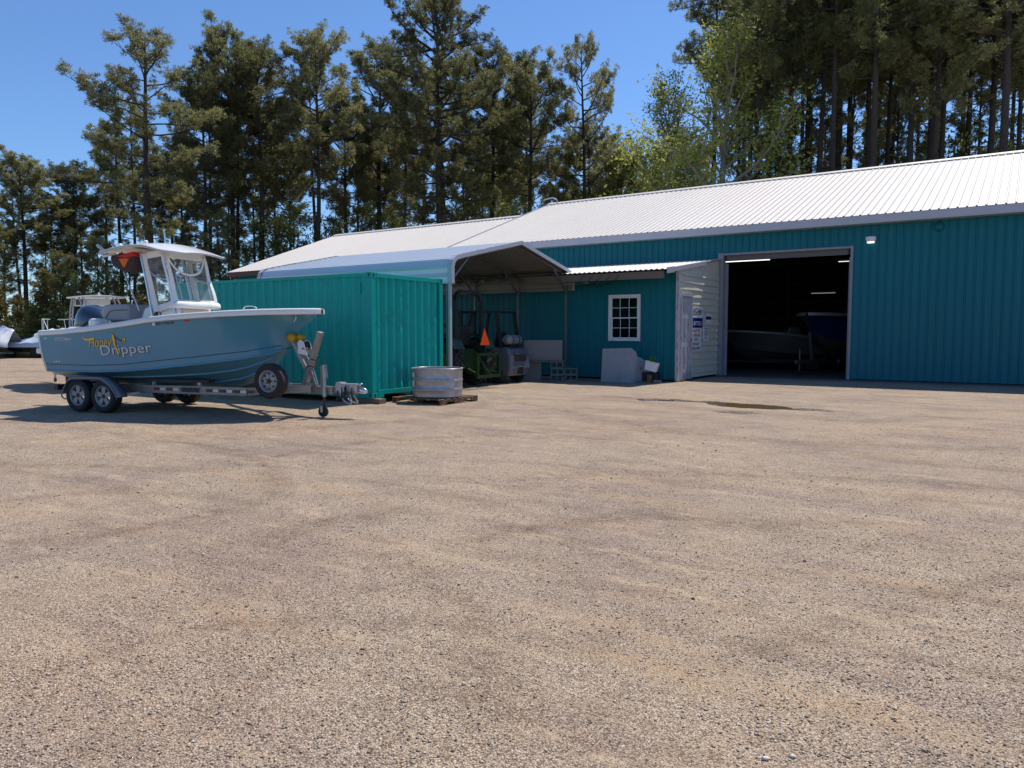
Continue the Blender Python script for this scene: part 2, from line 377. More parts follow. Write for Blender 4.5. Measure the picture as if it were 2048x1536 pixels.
def ground_material():
    m, nt, b, L = nodes('gravel_ground'); N = nt.nodes.new
    tc = N('ShaderNodeTexCoord'); P = tc.outputs['Object']
    def noise(sc, det=6, rough=.6, vec=None):
        n = N('ShaderNodeTexNoise'); n.inputs['Scale'].default_value = sc; n.inputs['Detail'].default_value = det; n.inputs['Roughness'].default_value = rough
        L.new(vec or P, n.inputs['Vector']); return n.outputs['Fac']
    def ramp(src, *st):
        r = N('ShaderNodeValToRGB'); e = r.color_ramp.elements
        e[0].position, e[0].color = st[0][0], tuple(st[0][1]) + (1,); e[1].position, e[1].color = st[-1][0], tuple(st[-1][1]) + (1,)
        for p, c in st[1:-1]:
            q = e.new(p); q.color = tuple(c) + (1,)
        L.new(src, r.inputs[0]); return r.outputs[0]
    def mix(f, a, c, mode='MIX'):
        x = N('ShaderNodeMix'); x.data_type = 'RGBA'; x.blend_type = mode
        if isinstance(f, float): x.inputs[0].default_value = f
        else: L.new(f, x.inputs[0])
        for i, q in ((6, a), (7, c)):
            if isinstance(q, tuple): x.inputs[i].default_value = q + (1,)
            else: L.new(q, x.inputs[i])
        return x.outputs[2]
    def mrange(src, a, c, d=0, e=1):
        x = N('ShaderNodeMapRange'); x.inputs[1].default_value = a; x.inputs[2].default_value = c; x.inputs[3].default_value = d; x.inputs[4].default_value = e
        L.new(src, x.inputs[0]); return x.outputs[0]
    def vor(sc):
        v = N('ShaderNodeTexVoronoi'); v.inputs['Scale'].default_value = sc; v.inputs['Randomness'].default_value = 1
        wv = N('ShaderNodeVectorMath'); wv.operation = 'ADD'; n = N('ShaderNodeTexNoise'); n.inputs['Scale'].default_value = sc * .7
        L.new(P, n.inputs['Vector']); ms = N('ShaderNodeVectorMath'); ms.operation = 'SCALE'; ms.inputs['Scale'].default_value = .6 / sc
        L.new(n.outputs['Color'], ms.inputs[0]); L.new(P, wv.inputs[0]); L.new(ms.outputs[0], wv.inputs[1]); L.new(wv.outputs[0], v.inputs['Vector']); return v
    v1, v2 = vor(135), vor(300)
    sp = N('ShaderNodeSeparateColor'); L.new(v1.outputs['Color'], sp.inputs[0])
    sp2 = N('ShaderNodeSeparateColor'); L.new(v2.outputs['Color'], sp2.inputs[0])
    stops = ((0, (.055, .042, .033)), (.2, (.205, .152, .110)), (.5, (.42, .315, .217)), (.72, (.58, .44, .305)), (.9, (.72, .58, .43)), (1, (.88, .80, .69)))
    c1 = ramp(sp.outputs[0], *stops); c2 = ramp(sp2.outputs[0], *stops)
    peb = mix(.45, c1, c2)
    # grey-violet patches, pale sandy patches and darker compacted tracks
    g = mrange(noise(.55, 5, .65), .44, .62); peb = mix(g, peb, mix(1.0, peb, (.80, .78, .84), 'MULTIPLY'))
    sand = mix(mrange(noise(30, 4), .3, .7), (.43, .30, .18), (.58, .425, .27))
    mp = N('ShaderNodeMapping'); mp.inputs['Rotation'].default_value = (0, 0, R(-30)); mp.inputs['Scale'].default_value = (.35, 1.1, 1); L.new(P, mp.inputs[0])
    f = mrange(noise(1.0, 7, .68, mp.outputs[0]), .52, .68, 0, .85)
    col = mix(f, peb, sand)
    mp2 = N('ShaderNodeMapping'); mp2.inputs['Rotation'].default_value = (0, 0, R(-28)); mp2.inputs['Scale'].default_value = (.25, 1.6, 1); L.new(P, mp2.inputs[0])
    trk = mrange(noise(.9, 6, .6, mp2.outputs[0]), .52, .70, 0, .6)
    col = mix(trk, col, mix(1.0, col, (.62, .56, .52), 'MULTIPLY'))
    red = mrange(noise(.23, 3, .5), .55, .7, 0, .3); col = mix(red, col, mix(1.0, col, (1.10, .90, .76), 'MULTIPLY'))
    bl = mrange(noise(3.2, 8, .78), .50, .62, 0, .5); col = mix(bl, col, mix(1.0, col, (.70, .66, .64), 'MULTIPLY'))
    pl = mrange(noise(3.0, 8, .75, mp.outputs[0]), .53, .64, 0, .6); col = mix(pl, col, (.60, .455, .305))
    ta = N('ShaderNodeAttribute'); ta.attribute_name = 'track'
    tm = N('ShaderNodeMath'); tm.operation = 'MULTIPLY'; L.new(ta.outputs['Fac'], tm.inputs[0]); L.new(mrange(noise(5.5, 8, .8), .40, .60), tm.inputs[1])
    col = mix(tm.outputs[0], col, mix(1.0, col, (.58, .52, .48), 'MULTIPLY'))
    # tiny shadow-dark gaps between stones
    gap = mrange(v1.outputs['Distance'], .45, .75); col = mix(gap, col, mix(1.0, col, (.42, .39, .37), 'MULTIPLY'))
    # wet rim round the puddles (attribute)
    at_ = N('ShaderNodeAttribute'); at_.attribute_name = 'wet'
    wn = N('ShaderNodeMath'); wn.operation = 'MULTIPLY_ADD'; wn.inputs[1].default_value = .7; L.new(noise(4, 4), wn.inputs[0]); L.new(at_.outputs['Fac'], wn.inputs[2])
    wet = mrange(wn.outputs[0], .62, .85); col = mix(wet, col, mix(1.0, col, (.45, .41, .38), 'MULTIPLY'))
    fl = N('ShaderNodeAttribute'); fl.attribute_name = 'litter'
    lit = mix(mrange(noise(12, 5), .3, .7), (.10, .065, .035), (.20, .14, .08)); col = mix(fl.outputs['Fac'], col, lit)
    L.new(col, b.inputs['Base Color'])
    L.new(mrange(wet, 0, 1, .9, .25), b.inputs['Roughness'])
    b.inputs['Specular IOR Level'].default_value = .35
    hs = N('ShaderNodeMath'); hs.operation = 'MULTIPLY_ADD'; hs.inputs[1].default_value = -1
    L.new(v1.outputs['Distance'], hs.inputs[0]); L.new(noise(25, 6), hs.inputs[2])
    bp = N('ShaderNodeBump'); bp.inputs['Strength'].default_value = .7; bp.inputs['Distance'].default_value = .008
    L.new(hs.outputs[0], bp.inputs['Height']); L.new(bp.outputs[0], b.inputs['Normal'])
    return m
mt['ground'] = ground_material()

TRACKS = [([(300, 880), (430, 893), (510, 920), (550, 960), (520, 1000), (420, 1030), (250, 1060), (40, 1085)], .13, .95),
    ([(60, 930), (250, 935), (420, 940), (600, 905), (760, 882), (1000, 868)], .16, .8), ([(540, 1085), (640, 1045), (740, 1035), (800, 1020)], .12, .9),
    ([(940, 1080), (1150, 1040), (1320, 1035), (1500, 1050), (1680, 1040)], .13, .9), ([(1050, 960), (1250, 945), (1500, 950), (1800, 962), (2060, 985)], .18, .7),
    ([(780, 1110), (850, 1150), (930, 1230), (960, 1330), (1000, 1460)], .12, .7), ([(1450, 1330), (1700, 1240), (1900, 1180), (2060, 1150)], .12, .8),
    ([(1000, 795), (1200, 838), (1400, 870), (1700, 890), (2060, 900)], .25, .7), ([(100, 1340), (400, 1260), (650, 1240), (900, 1250)], .10, .7),
    ([(150, 905), (400, 870), (700, 850), (900, 830), (1000, 790)], .25, .6), ([(0, 1000), (200, 985), (380, 990), (520, 1010)], .12, .7), ([(1250, 800), (1450, 822), (1700, 840), (1900, 835)], .3, .7)]
def build_ground():
    far = [-900, -400, -200, -120, -80, -60, -45, -35, -28, -22, -19]
    xs = np.array(far + list(np.arange(-17, 7.001, .075)) + [9, 13, 20, 35, 60, 120, 300, 900])
    ys = np.array([-300, -60, -20, -5, -1] + list(np.arange(.5, 21.001, .075)) + [24, 28, 34, 42, 55, 80, 140, 300, 900])
    X, Y = np.meshgrid(xs, ys); Z = gheight(X, Y)
    nx, ny = len(xs), len(ys)
    co = np.stack([X, Y, Z], -1).reshape(-1, 3)
    i = np.arange(ny - 1)[:, None] * nx + np.arange(nx - 1)[None]
    q = np.stack([i, i + 1, i + 1 + nx, i + nx], -1).reshape(-1, 4)
    me = bpy.data.meshes.new('ground')
    me.vertices.add(len(co)); me.vertices.foreach_set('co', co.astype(np.float32).ravel())
    me.loops.add(q.size); me.loops.foreach_set('vertex_index', q.astype(np.int32).ravel())
    me.polygons.add(len(q)); me.polygons.foreach_set('loop_start', np.arange(0, q.size, 4, dtype=np.int32))
    me.polygons.foreach_set('use_smooth', np.ones(len(q), bool))
    me.update(calc_edges=True)
    wet = np.zeros(len(co)); x, y = co[:, 0], co[:, 1]
    for cx, cy, a, b_, ang in PUD:
        ux = (x - cx) * math.cos(ang) + (y - cy) * math.sin(ang); uy = -(x - cx) * math.sin(ang) + (y - cy) * math.cos(ang)
        wet = np.maximum(wet, np.exp(-((ux / (a + .22)) ** 2 + (uy / (b_ + .18)) ** 2)))
    a1 = me.attributes.new('wet', 'FLOAT', 'POINT'); a1.data.foreach_set('value', (wet * .8).astype(np.float32))
    lit = ((y > 44) | (x < -50)).astype(np.float32)
    a2 = me.attributes.new('litter', 'FLOAT', 'POINT'); a2.data.foreach_set('value', lit)
    trk = np.zeros(len(co))
    for path, wd, amp in TRACKS:
        pts = [gnd(*q) for q in path]; pts = smooth_path([(p.x, p.y, 0) for p in pts], 10)
        for p, q in zip(pts[:-1], pts[1:]):
            dx, dy = q.x - p.x, q.y - p.y; l2 = dx * dx + dy * dy + 1e-9
            t = np.clip(((x - p.x) * dx + (y - p.y) * dy) / l2, 0, 1); d2 = (x - p.x - t * dx) ** 2 + (y - p.y - t * dy) ** 2
            trk = np.maximum(trk, amp * np.exp(-d2 / wd ** 2))
    a3 = me.attributes.new('track', 'FLOAT', 'POINT'); a3.data.foreach_set('value', trk.astype(np.float32))
    me.materials.append(mt['ground'])
    o = bpy.data.objects.new('ground', me); COL.objects.link(o); o['kind'] = 'structure'
build_ground()

# puddle water: one thin sheet that shows only where the ground dips below it
m_, nt_, b_, L_ = nodes('muddy_water')
b_.inputs['Base Color'].default_value = (.15, .105, .055, 1); b_.inputs['Roughness'].default_value = .03; b_.inputs['Specular IOR Level'].default_value = .6
mb = MB()
for cx, cy, a, bb_, ang in PUD[:3]:
    n = 40
    mb.add([(cx + math.cos(t) * a * 1.6 * math.cos(ang) - math.sin(t) * bb_ * 2.0 * math.sin(ang), cy + math.cos(t) * a * 1.6 * math.sin(ang) + math.sin(t) * bb_ * 2.0 * math.cos(ang), -.030 - .0004 * cx) for t in [2 * PI * k / n for k in range(n)]], [tuple(range(n))])
o = mb.build('puddle_water', m_, fixn=False); o['kind'] = 'structure'

# loose gravel stones on the near ground (uncountable)
def gravel():
    n = 60000
    d = 2.3 + (rng.random(n) ** 1.35) * 10.5
    px = 1024 + (rng.random(n) - .5) * 2250
    fx, fy = -math.sin(YAW), math.cos(YAW); rx, ry = math.cos(YAW), math.sin(YAW)
    lat = (px - 1024) / FPX * d
    x = fx * d + rx * lat; y = fy * d + ry * lat
    dens = vnoise(x * .9, y * .9, 11) * .6 + vnoise(x * 2.5, y * 2.5, 12) * .5
    keep = dens + rng.random(n) * .5 > .68
    x, y = x[keep], y[keep]; n = len(x); z = gheight(x, y)
    s = .0025 + .0042 * rng.random(n) ** 2.2
    big = rng.random(n) < .010; s[big] *= 1.4 + rng.random(big.sum()) * 1.0
    vb = rng.random(n) < .0007; s[vb] = .006 + .009 * rng.random(vb.sum())
    base = np.array([(1, 0, 0), (-1, 0, 0), (0, 1, 0), (0, -1, 0), (0, 0, .75), (0, 0, -.75)], float)
    fc = np.array([(0, 2, 4), (2, 1, 4), (1, 3, 4), (3, 0, 4), (2, 0, 5), (1, 2, 5), (3, 1, 5), (0, 3, 5)])
    a = rng.random(n) * 2 * PI; ca, sa = np.cos(a), np.sin(a)
    v = base[None] * (.65 + .7 * rng.random((n, 6, 3))) + (rng.random((n, 6, 3)) - .5) * .5
    v *= s[:, None, None]; v[:, :, 0] *= 1 + .6 * rng.random(n)[:, None]
    vx = v[:, :, 0] * ca[:, None] - v[:, :, 1] * sa[:, None]; vy = v[:, :, 0] * sa[:, None] + v[:, :, 1] * ca[:, None]
    co = np.stack([vx + x[:, None], vy + y[:, None], v[:, :, 2] + z[:, None] + (s * .35)[:, None]], -1).reshape(-1, 3)
    f = (fc[None] + (np.arange(n) * 6)[:, None, None]).reshape(-1, 3)
    me = bpy.data.meshes.new('gravel')
    me.vertices.add(len(co)); me.vertices.foreach_set('co', co.astype(np.float32).ravel())
    me.loops.add(f.size); me.loops.foreach_set('vertex_index', f.astype(np.int32).ravel())
    me.polygons.add(len(f)); me.polygons.foreach_set('loop_start', np.arange(0, f.size, 3, dtype=np.int32))
    me.update(calc_edges=True)
    tint = np.repeat(rng.random(n), 8).astype(np.float32)
    a1 = me.attributes.new('tint', 'FLOAT', 'FACE'); a1.data.foreach_set('value', tint)
    m, nt, b, L = nodes('gravel_stone'); at_ = nt.nodes.new('ShaderNodeAttribute'); at_.attribute_name = 'tint'
    r = nt.nodes.new('ShaderNodeValToRGB'); e = r.color_ramp.elements
    e[0].position, e[0].color = 0, (.15, .12, .095, 1); e[1].position, e[1].color = 1, (.64, .58, .50, 1)
    for p, c in ((.25, (.26, .20, .15, 1)), (.6, (.44, .335, .235, 1)), (.88, (.60, .48, .36, 1))):
        q = e.new(p); q.color = c
    L.new(at_.outputs['Fac'], r.inputs[0]); L.new(r.outputs[0], b.inputs['Base Color']); b.inputs['Roughness'].default_value = .85
    me.materials.append(m)
    o = bpy.data.objects.new('gravel', me); COL.objects.link(o)
    tag(o, 'loose pebbles scattered over the open gravel yard', 'gravel', kind='stuff')
gravel()
# ------------------------------------------------------------------ ribbed steel sheets
def rib_profile(length, pitch=.2286, h=.030, wb=.062, wt=.024, phase=0.0, minor=True):
    """(s, off) outline of an exposed-fastener steel panel"""
    pts = [(0.0, 0.0)]
    k = math.ceil((0 - phase) / pitch - 1)
    while True:
        c = phase + k * pitch; k += 1
        if c - wb / 2 > length: break
        for s, o in ((c - wb / 2, 0), (c - wt / 2, h), (c + wt / 2, h), (c + wb / 2, 0)):
            if 0 < s < length: pts.append((s, o))
        if minor:
            for q in (1 / 3, 2 / 3):
                m = c + pitch * q
                for s, o in ((m - .012, 0), (m, .004), (m + .012, 0)):
                    if 0 < s < length: pts.append((s, o))
    pts.append((length, 0.0))
    return sorted(pts)
def sheet(mb, prof, O, Sd, Nd, Td, t0, t1, rows=1, noise=0, seed=0, mi=0):
    """sweep the profile (along Sd, raised along Nd) over t0..t1 along Td; t0/t1 may be functions of s"""
    O, Sd, Nd, Td = map(Vector, (O, Sd, Nd, Td)); g = []
    rr = random.Random(seed)
    ph = [rr.random() * 6.28 for _ in prof]
    for i in range(rows + 1):
        u = i / rows; row = []
        for j, (s, o) in enumerate(prof):
            a = t0(s) if callable(t0) else t0; b = t1(s) if callable(t1) else t1
            dn = noise * (rr.random() - .5) * 2 if noise and 0 < i < rows else 0
            row.append(O + Sd * s + Nd * (o + dn) + Td * (a + (b - a) * u))
        g.append(row)
    mb.grid(g, mi=mi); return mb
XA, NY, ZU = (1, 0, 0), (0, -1, 0), (0, 0, 1)
YF, YR, ZE, ZR = 25.1, 33.0, 4.78, 7.95          # front wall, ridge, eave, ridge height
SL = (ZR - 4.98) / (YR - 24.68)                  # roof slope, eave edge at y=24.68 z=4.98
XL, XRR = -19.7, 13.0
def wall_x(mb, x0, x1, z0, z1, y=YF, nd=NY):
    sheet(mb, rib_profile(x1 - x0, phase=(-x0) % .2286), (x0, y, 0), XA, nd, ZU, z0, z1)

# ------------------------------------------------------------------ main workshop
ws = thing('metal_workshop', 'long teal ribbed-steel workshop with white metal roof and an open roll-up door', 'building', (-4, 33, 0))
WO = Vector((-4, 33, 0))
def wbuild(mb, name, mat, parent=None, **k):
    mb.v = [tuple(Vector(p) - WO) for p in mb.v]
    return mb.build(name, mat, parent or ws, **k)
DX0, DX1, DZ = -8.40, -4.40, 4.06
mb = MB()
wall_x(mb, XL, DX0, .05, ZE); wall_x(mb, DX0, DX1, DZ, ZE); wall_x(mb, DX1, XRR, .05, ZE)
wbuild(mb, 'wall', mt['teal_wall'], fixn=False)
mb = MB()   # left gable end and the back and right walls
for x in (XL, XRR):
    mb.add([(x, YF + .01, 0), (x, 41, 0), (x, 41, ZE), (x, YR, ZR - .12), (x, YF + .01, ZE)], [(0, 1, 2, 3, 4)])
mb.add([(XL, 41, 0), (XRR, 41, 0), (XRR, 41, ZE), (XL, 41, ZE)], [(0, 1, 2, 3)])
wbuild(mb, 'wall', mt['teal_wall'], fixn=False)
# roof sheets (front and back) with a full thickness behind them
tl = math.hypot(YR - 24.68, ZR - 4.98); td = Vector((0, YR - 24.68, ZR - 4.98)) / tl; nd = Vector((0, -td.z, td.y))
mb = MB()
sheet(mb, rib_profile(XRR - XL + .3, phase=.1), (XL - .3, 24.68, 4.98), XA, nd, td, 0, tl)
tb = Vector((0, -(YR - 24.68), ZR - 4.98)) / tl; nb = Vector((0, tb.z, tb.y))
sheet(mb, rib_profile(XRR - XL + .3, phase=.1), (XL - .3, 2 * YR - 24.68, 4.98), XA, nb, tb, 0, tl)
roof = wbuild(mb, 'roof', mt['roof'], fixn=False)
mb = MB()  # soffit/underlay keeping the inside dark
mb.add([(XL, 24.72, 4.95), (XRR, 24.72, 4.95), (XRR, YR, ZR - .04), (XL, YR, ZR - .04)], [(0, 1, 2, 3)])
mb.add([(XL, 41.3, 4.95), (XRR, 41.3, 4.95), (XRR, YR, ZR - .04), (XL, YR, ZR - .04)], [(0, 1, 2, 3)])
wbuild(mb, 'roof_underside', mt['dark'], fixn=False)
mb = MB()  # ridge cap with its notched closure strip
for sgn in (-1, 1):
    mb.add([(XL - .35, YR, ZR + .07), (XRR, YR, ZR + .07), (XRR, YR + sgn * .26, ZR - .26 * SL + .055), (XL - .35, YR + sgn * .26, ZR - .26 * SL + .055)], [(0, 1, 2, 3)])
x = XL - .3
while x < XRR:
    mb.box((x, YR - .27, ZR - .27 * SL + .035), (.16, .012, .045)); x += .2286
wbuild(mb, 'ridge_cap', mt['roof'], roof, fixn=False)
mb = MB()  # fascia: white band under the roof edge, and the soffit return
mb.bb(XL - .3, XRR, 24.69, 24.72, 4.74, 4.975)
mb.bb(XL - .3, XRR, 24.72, YF + .02, 4.735, 4.755)
wbuild(mb, 'fascia', mt['trim'])
mb = MB()  # rake trim on the left end
for yy, zz, sg in ((24.68, 4.98, 1),):
    mb.beam((XL - .32, yy, zz - .06), (XL - .32, YR, ZR - .06), .03, .2)
    mb.beam((XL - .32, 2 * YR - yy, zz - .06), (XL - .32, YR, ZR - .06), .03, .2)
wbuild(mb, 'rake_trim', mt['trim'], roof)
mb = MB()  # gooseneck pipe at the ridge end
mb.tube(smooth_path([(XL + .2, YR - .2, ZR - .1), (XL + .2, YR - .2, ZR + .14), (XL - .05, YR - .25, ZR + .26), (XL - .5, YR - .3, ZR + .20)], 5), .03, 10)
wbuild(mb, 'vent_pipe', mt['trim'], roof, smooth=True)
# door frame: jambs, header, the roll-up curtain box edge
mb = MB()
mb.bb(DX0 - .16, DX0 + .02, YF - .06, YF + .20, 0, DZ + .08); mb.bb(DX1 - .02, DX1 + .055, YF - .06, YF + .20, 0, DZ + .08)
mb.bb(DX0 + .02, DX1 - .02, YF - .06, YF + .20, DZ, DZ + .07)
df = wbuild(mb, 'door_frame', mt['shade_trim'], bevel=.006)
mb = MB(); mb.bb(DX0 + .10, DX1 - .10, YF + .05, YF + .09, DZ - .18, DZ - .002); wbuild(mb, 'header_board', mt['header'])
mb = MB()
for k in range(9): mb.box(((DX0 + DX1) / 2, YF + .32 + .09 * math.sin(k * .7), DZ - .12 + .035 * k), (DX1 - DX0 - .1, .05, .034))
mb.tube([(DX0 - .05, YF + .45, DZ + .12), (DX1 + .05, YF + .45, DZ + .12)], .2, 16)
wbuild(mb, 'rollup_door', mt['shade_trim'], fixn=True)
for xa in (DX1 - .1, DX0 + .02):
    mb = MB(); mb.bb(xa, xa + .08, YF + .21, YF + .29, 0, DZ - .25); wbuild(mb, 'door_track', mt['shade_trim'])
# interior lining: floor slab, dim walls and girts
mb = MB(); mb.bb(-14, 4, YF - .45, 41, -.1, .03); wbuild(mb, 'floor_slab', mt['concrete'])
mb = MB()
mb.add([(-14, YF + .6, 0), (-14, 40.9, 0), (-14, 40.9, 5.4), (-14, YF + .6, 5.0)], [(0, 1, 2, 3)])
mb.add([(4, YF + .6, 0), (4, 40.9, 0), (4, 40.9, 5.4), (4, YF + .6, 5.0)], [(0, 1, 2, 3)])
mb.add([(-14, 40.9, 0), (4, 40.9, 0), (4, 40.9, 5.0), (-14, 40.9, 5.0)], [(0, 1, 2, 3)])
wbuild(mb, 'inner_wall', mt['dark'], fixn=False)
mb = MB()
for z in (1.2, 2.1, 3.0, 3.9): mb.bb(-13.9, 3.9, 40.75, 40.88, z, z + .14)
for x in (-13, -10.2, -7.4, -4.6, -1.8, 1): mb.bb(x, x + .16, 40.55, 40.74, .03, 5)
wbuild(mb, 'girts', mt['girt'])
# hanging tube lights
for (x0, x1, y, z, s) in ((-9.1, -7.35, 27, 4.03, 1.6), (-6.5, -4.6, 27, 4.09, 1.3), (-6.3, -5.4, 33, 4.36, 1.1), (-8.2, -7.1, 37, 3.3, .25)):
    mb = MB(); mb.bb(x0, x1, y - .05, y + .05, z + .012, z + .07)
    l = wbuild(mb, 'ceiling_lamp', mt['shade_trim'])
    mb = MB(); mb.tube([(x0 + .03, y, z), (x1 - .03, y, z)], .016, 8); wbuild(mb, 'tube', emis('lamp_tube', (1, .93, .84), s), l)
# two fixtures on the outside wall
l = MB().lathe([(.0, -.11), (.09, -.10), (.12, -.06), (.12, .03), (.09, .05), (0, .05)], (-3.86, 25.02, 4.33), 'Z', 20, sx=1.25, sy=.75)
wbuild(l, 'wall_lamp', mt['winframe'], smooth=True)
l = MB().lathe([(.075, -.08), (.09, -.05), (.085, -.036)], (-3.86, 25.02, 4.255), 'Z', 20, sx=1.25, sy=.75)
wbuild(l, 'wall_lamp_lens', emis('lamp_lens', (1, .95, .82), 1.0), smooth=True)
l = MB().lathe([(0, -.10), (.11, -.08), (.14, 0), (.14, .05)], (-2.08, 25.08, 4.54), 'Y', 18)
wbuild(l, 'electric_meter_cap', mt['teal_wall'], smooth=True)

# ------------------------------------------------------------------ lower wing on the left
wing = thing('building_wing', 'lower white-roofed wing on the far left end of the teal workshop', 'building', (-26, 28, 0))
WW = Vector((-26, 28, 0))
def wgbuild(mb, name, mat, parent=None, **k):
    mb.v = [tuple(Vector(p) - WW) for p in mb.v]; return mb.build(name, mat, parent or wing, **k)
yw0, yw1 = 23.2, 30.4
zw0, zw1 = 4.98 + (yw0 - 24.68) * SL, 4.98 + (yw1 - 24.68) * SL
xw0, xw1 = -32.8, XL - .3
tl2 = math.hypot(yw1 - yw0, zw1 - zw0)
mb = MB()
sheet(mb, rib_profile(xw1 - xw0, phase=.05), (xw0, yw0, zw0 - .004), XA, nd, td, 0, tl2)
sheet(mb, rib_profile(xw1 - xw0, phase=.05), (xw0, 2 * yw1 - yw0, zw0 - .004), XA, nb, tb, 0, tl2)
rf = wgbuild(mb, 'roof', mt['roof'], fixn=False)
mb = MB()
for sgn in (-1, 1):
    mb.add([(xw0 - .02, yw1, zw1 + .07), (xw1, yw1, zw1 + .07), (xw1, yw1 + sgn * .26, zw1 - .26 * SL + .055), (xw0 - .02, yw1 + sgn * .26, zw1 - .26 * SL + .055)], [(0, 1, 2, 3)])
x = xw0
while x < xw1: mb.box((x, yw1 - .27, zw1 - .27 * SL + .035), (.16, .012, .045)); x += .2286
wgbuild(mb, 'ridge_cap', mt['roof'], rf, fixn=False)
mb = MB()
wall_x(mb, xw0 + .3, xw1, 0, zw0 - .1, y=yw0 + .35)
mb.add([(xw0 + .3, yw0 + .36, 0), (xw0 + .3, 2 * yw1 - yw0 - .3, 0), (xw0 + .3, 2 * yw1 - yw0 - .3, zw0 - .1), (xw0 + .3, yw1, zw1 - .1), (xw0 + .3, yw0 + .36, zw0 - .05)], [(0, 1, 2, 3, 4)])
wgbuild(mb, 'wall', mt['teal_wall'], fixn=False)
mb = MB(); mb.bb(xw0, xw1, yw0 + .01, yw0 + .04, zw0 - .24, zw0 - .01)
mb.beam((xw0 + .01, yw0 + .02, zw0 - .1), (xw0 + .01, yw1, zw1 - .1), .03, .18)
wgbuild(mb, 'fascia', M('brown_fascia', (.10, .05, .04), .7))

# ------------------------------------------------------------------ lean-to shed
shed = thing('lean_to_shed', 'teal lean-to shed with white window, weathered door and cream lap siding on its side', 'shed', (-12, 23, 0))
SO = Vector((-12, 23, 0))
def sbuild(mb, name, mat, parent=None, **k):
    mb.v = [tuple(Vector(p) - SO) for p in mb.v]; return mb.build(name, mat, parent or shed, **k)
ys, xs0, xs1 = 21.4, -20.0, -8.53
WX0, WX1, WZ0, WZ1 = -10.78, -9.71, 1.22, 2.66
mb = MB()
wall_x(mb, xs0, WX0, .06, 3.32, y=ys); wall_x(mb, WX0, WX1, .06, WZ0, y=ys); wall_x(mb, WX0, WX1, WZ1, 3.32, y=ys); wall_x(mb, WX1, xs1, .06, 3.32, y=ys)
sbuild(mb, 'wall', mt['teal_wall'], fixn=False)
mb = MB()
mb.add([(xs0, ys, 0), (xs0, 25.05, 0), (xs0, 25.05, 3.85), (xs0, ys, 3.35)], [(0, 1, 2, 3)])
sbuild(mb, 'wall', mt['teal_wall'], fixn=False)
mb = MB()  # dim inside
mb.bb(xs0 + .1, xs1 - .1, 24.8, 24.9, 0, 3.5); mb.bb(xs0 + .1, xs1 - .1, ys + .2, 24.8, -.05, .02)
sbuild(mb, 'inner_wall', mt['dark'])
# roof: corrugated white sheet from the eave up to the workshop wall
zt = lambda y: 3.31 + (y - 20.5) * .139
tds = Vector((0, 1, .139)).normalized(); nds = Vector((0, -tds.z, tds.y)); ls = (25.08 - 20.5) / tds.y
mb = MB(); sheet(mb, rib_profile(-8.45 + 20.2, pitch=.17, h=.022, wb=.11, wt=.03, minor=False), (-20.2, 20.5, zt(20.5)), XA, nds, tds, 0, ls)
r = sbuild(mb, 'roof', mt['roof'], fixn=False)
mb = MB(); mb.add([(-20.2, 20.52, zt(20.5) - .02), (-8.47, 20.52, zt(20.5) - .02), (-8.47, 25.08, zt(25.08) - .02), (-20.2, 25.08, zt(25.08) - .02)], [(0, 1, 2, 3)])
sbuild(mb, 'roof_deck', mt['oldwood'], r, fixn=False)
mb = MB(); mb.beam((-8.46, 20.46, zt(20.5) - .04), (-8.46, 20.95, zt(20.95) - .04), .05, .17)
mb.beam((-8.465, 20.97, zt(20.97) - .035), (-8.465, 23.6, zt(23.6) - .035), .035, .13)
sbuild(mb, 'rake_trim', mt['trim'], r)
mb = MB()
mb.bb(-13.4, -8.62, 20.56, 20.62, 3.06, 3.27)
for x in np.arange(-20, -8.6, .61): mb.beam((x, 20.64, 3.20), (x, 24.9, 3.20 + 4.26 * .139), .045, .11)
sbuild(mb, 'eave_board', mt['oldwood'], r)
mb = MB()  # dangling wires and a rod under the eave
for x0, x1, z0, z1 in ((-11.6, -9.9, 3.02, 3.08), (-11.2, -10.2, 2.95, 3.1)):
    mb.tube(smooth_path([(x0, 20.66, z0), ((x0 + x1) / 2, 20.7, z0 - .07), (x1, 20.68, z1)], 6), .012, 5)
for k in range(5): mb.tube(smooth_path([(-11.4 + k * .3, 20.55, 3.04), (-11.3 + k * .31, 20.53, 3.16), (-11.2 + k * .28, 20.55, 3.22)], 4), .008, 5)
sbuild(mb, 'cable', mt['black'], r)
mb = MB(); mb.bb(-12.1, -11.2, 20.75, 20.82, 2.99, 3.03); sbuild(mb, 'eave_rail', mt['shade_trim'], r)
# lap siding on the side wall (courses are sloped boards with real laps)
DY0, DY1, DZ1 = 21.62, 22.42, 2.58
def lap(mb, y0, y1, z0, z1, x=-8.53):
    c = .215; k = math.floor(z0 / c); z = k * c
    while z < z1 - .001:
        a, b = max(z, z0), min(z + c, z1)
        o = lambda zz: x + .046 - .042 * (zz - z) / c
        n = 10; rows = []
        for i in range(n + 1):
            y = y0 + (y1 - y0) * i / n; wv = .0035 * math.sin(y * 3.1 + z * 7) + .002 * math.sin(y * 7.7 + z * 3)
            za = a + (.006 * math.sin(y * 2.3 + z * 11) if a == z else 0)
            rows.append([(x, y, za), (o(a) + wv, y, za), (o(b) + wv * .4, y, b + .004)])
        mb.grid(rows); z += c
mb = MB()
tz = lambda y: zt(y) - .03
lap(mb, ys + .0, DY0 - .06, .08, 3.3); lap(mb, DY0 - .06, DY1 + .06, DZ1 + .09, 3.35); lap(mb, DY1 + .06, 25.0, .08, 3.44)
n = 12
for i in range(1): mb.add([(-8.52, ys, 3.3), (-8.52, 25.0, 3.44), (-8.52, 25.0, tz(25.0)), (-8.52, ys, tz(ys))], [(0, 1, 2, 3)])
sd = sbuild(mb, 'side_wall', mt['siding'], fixn=False)
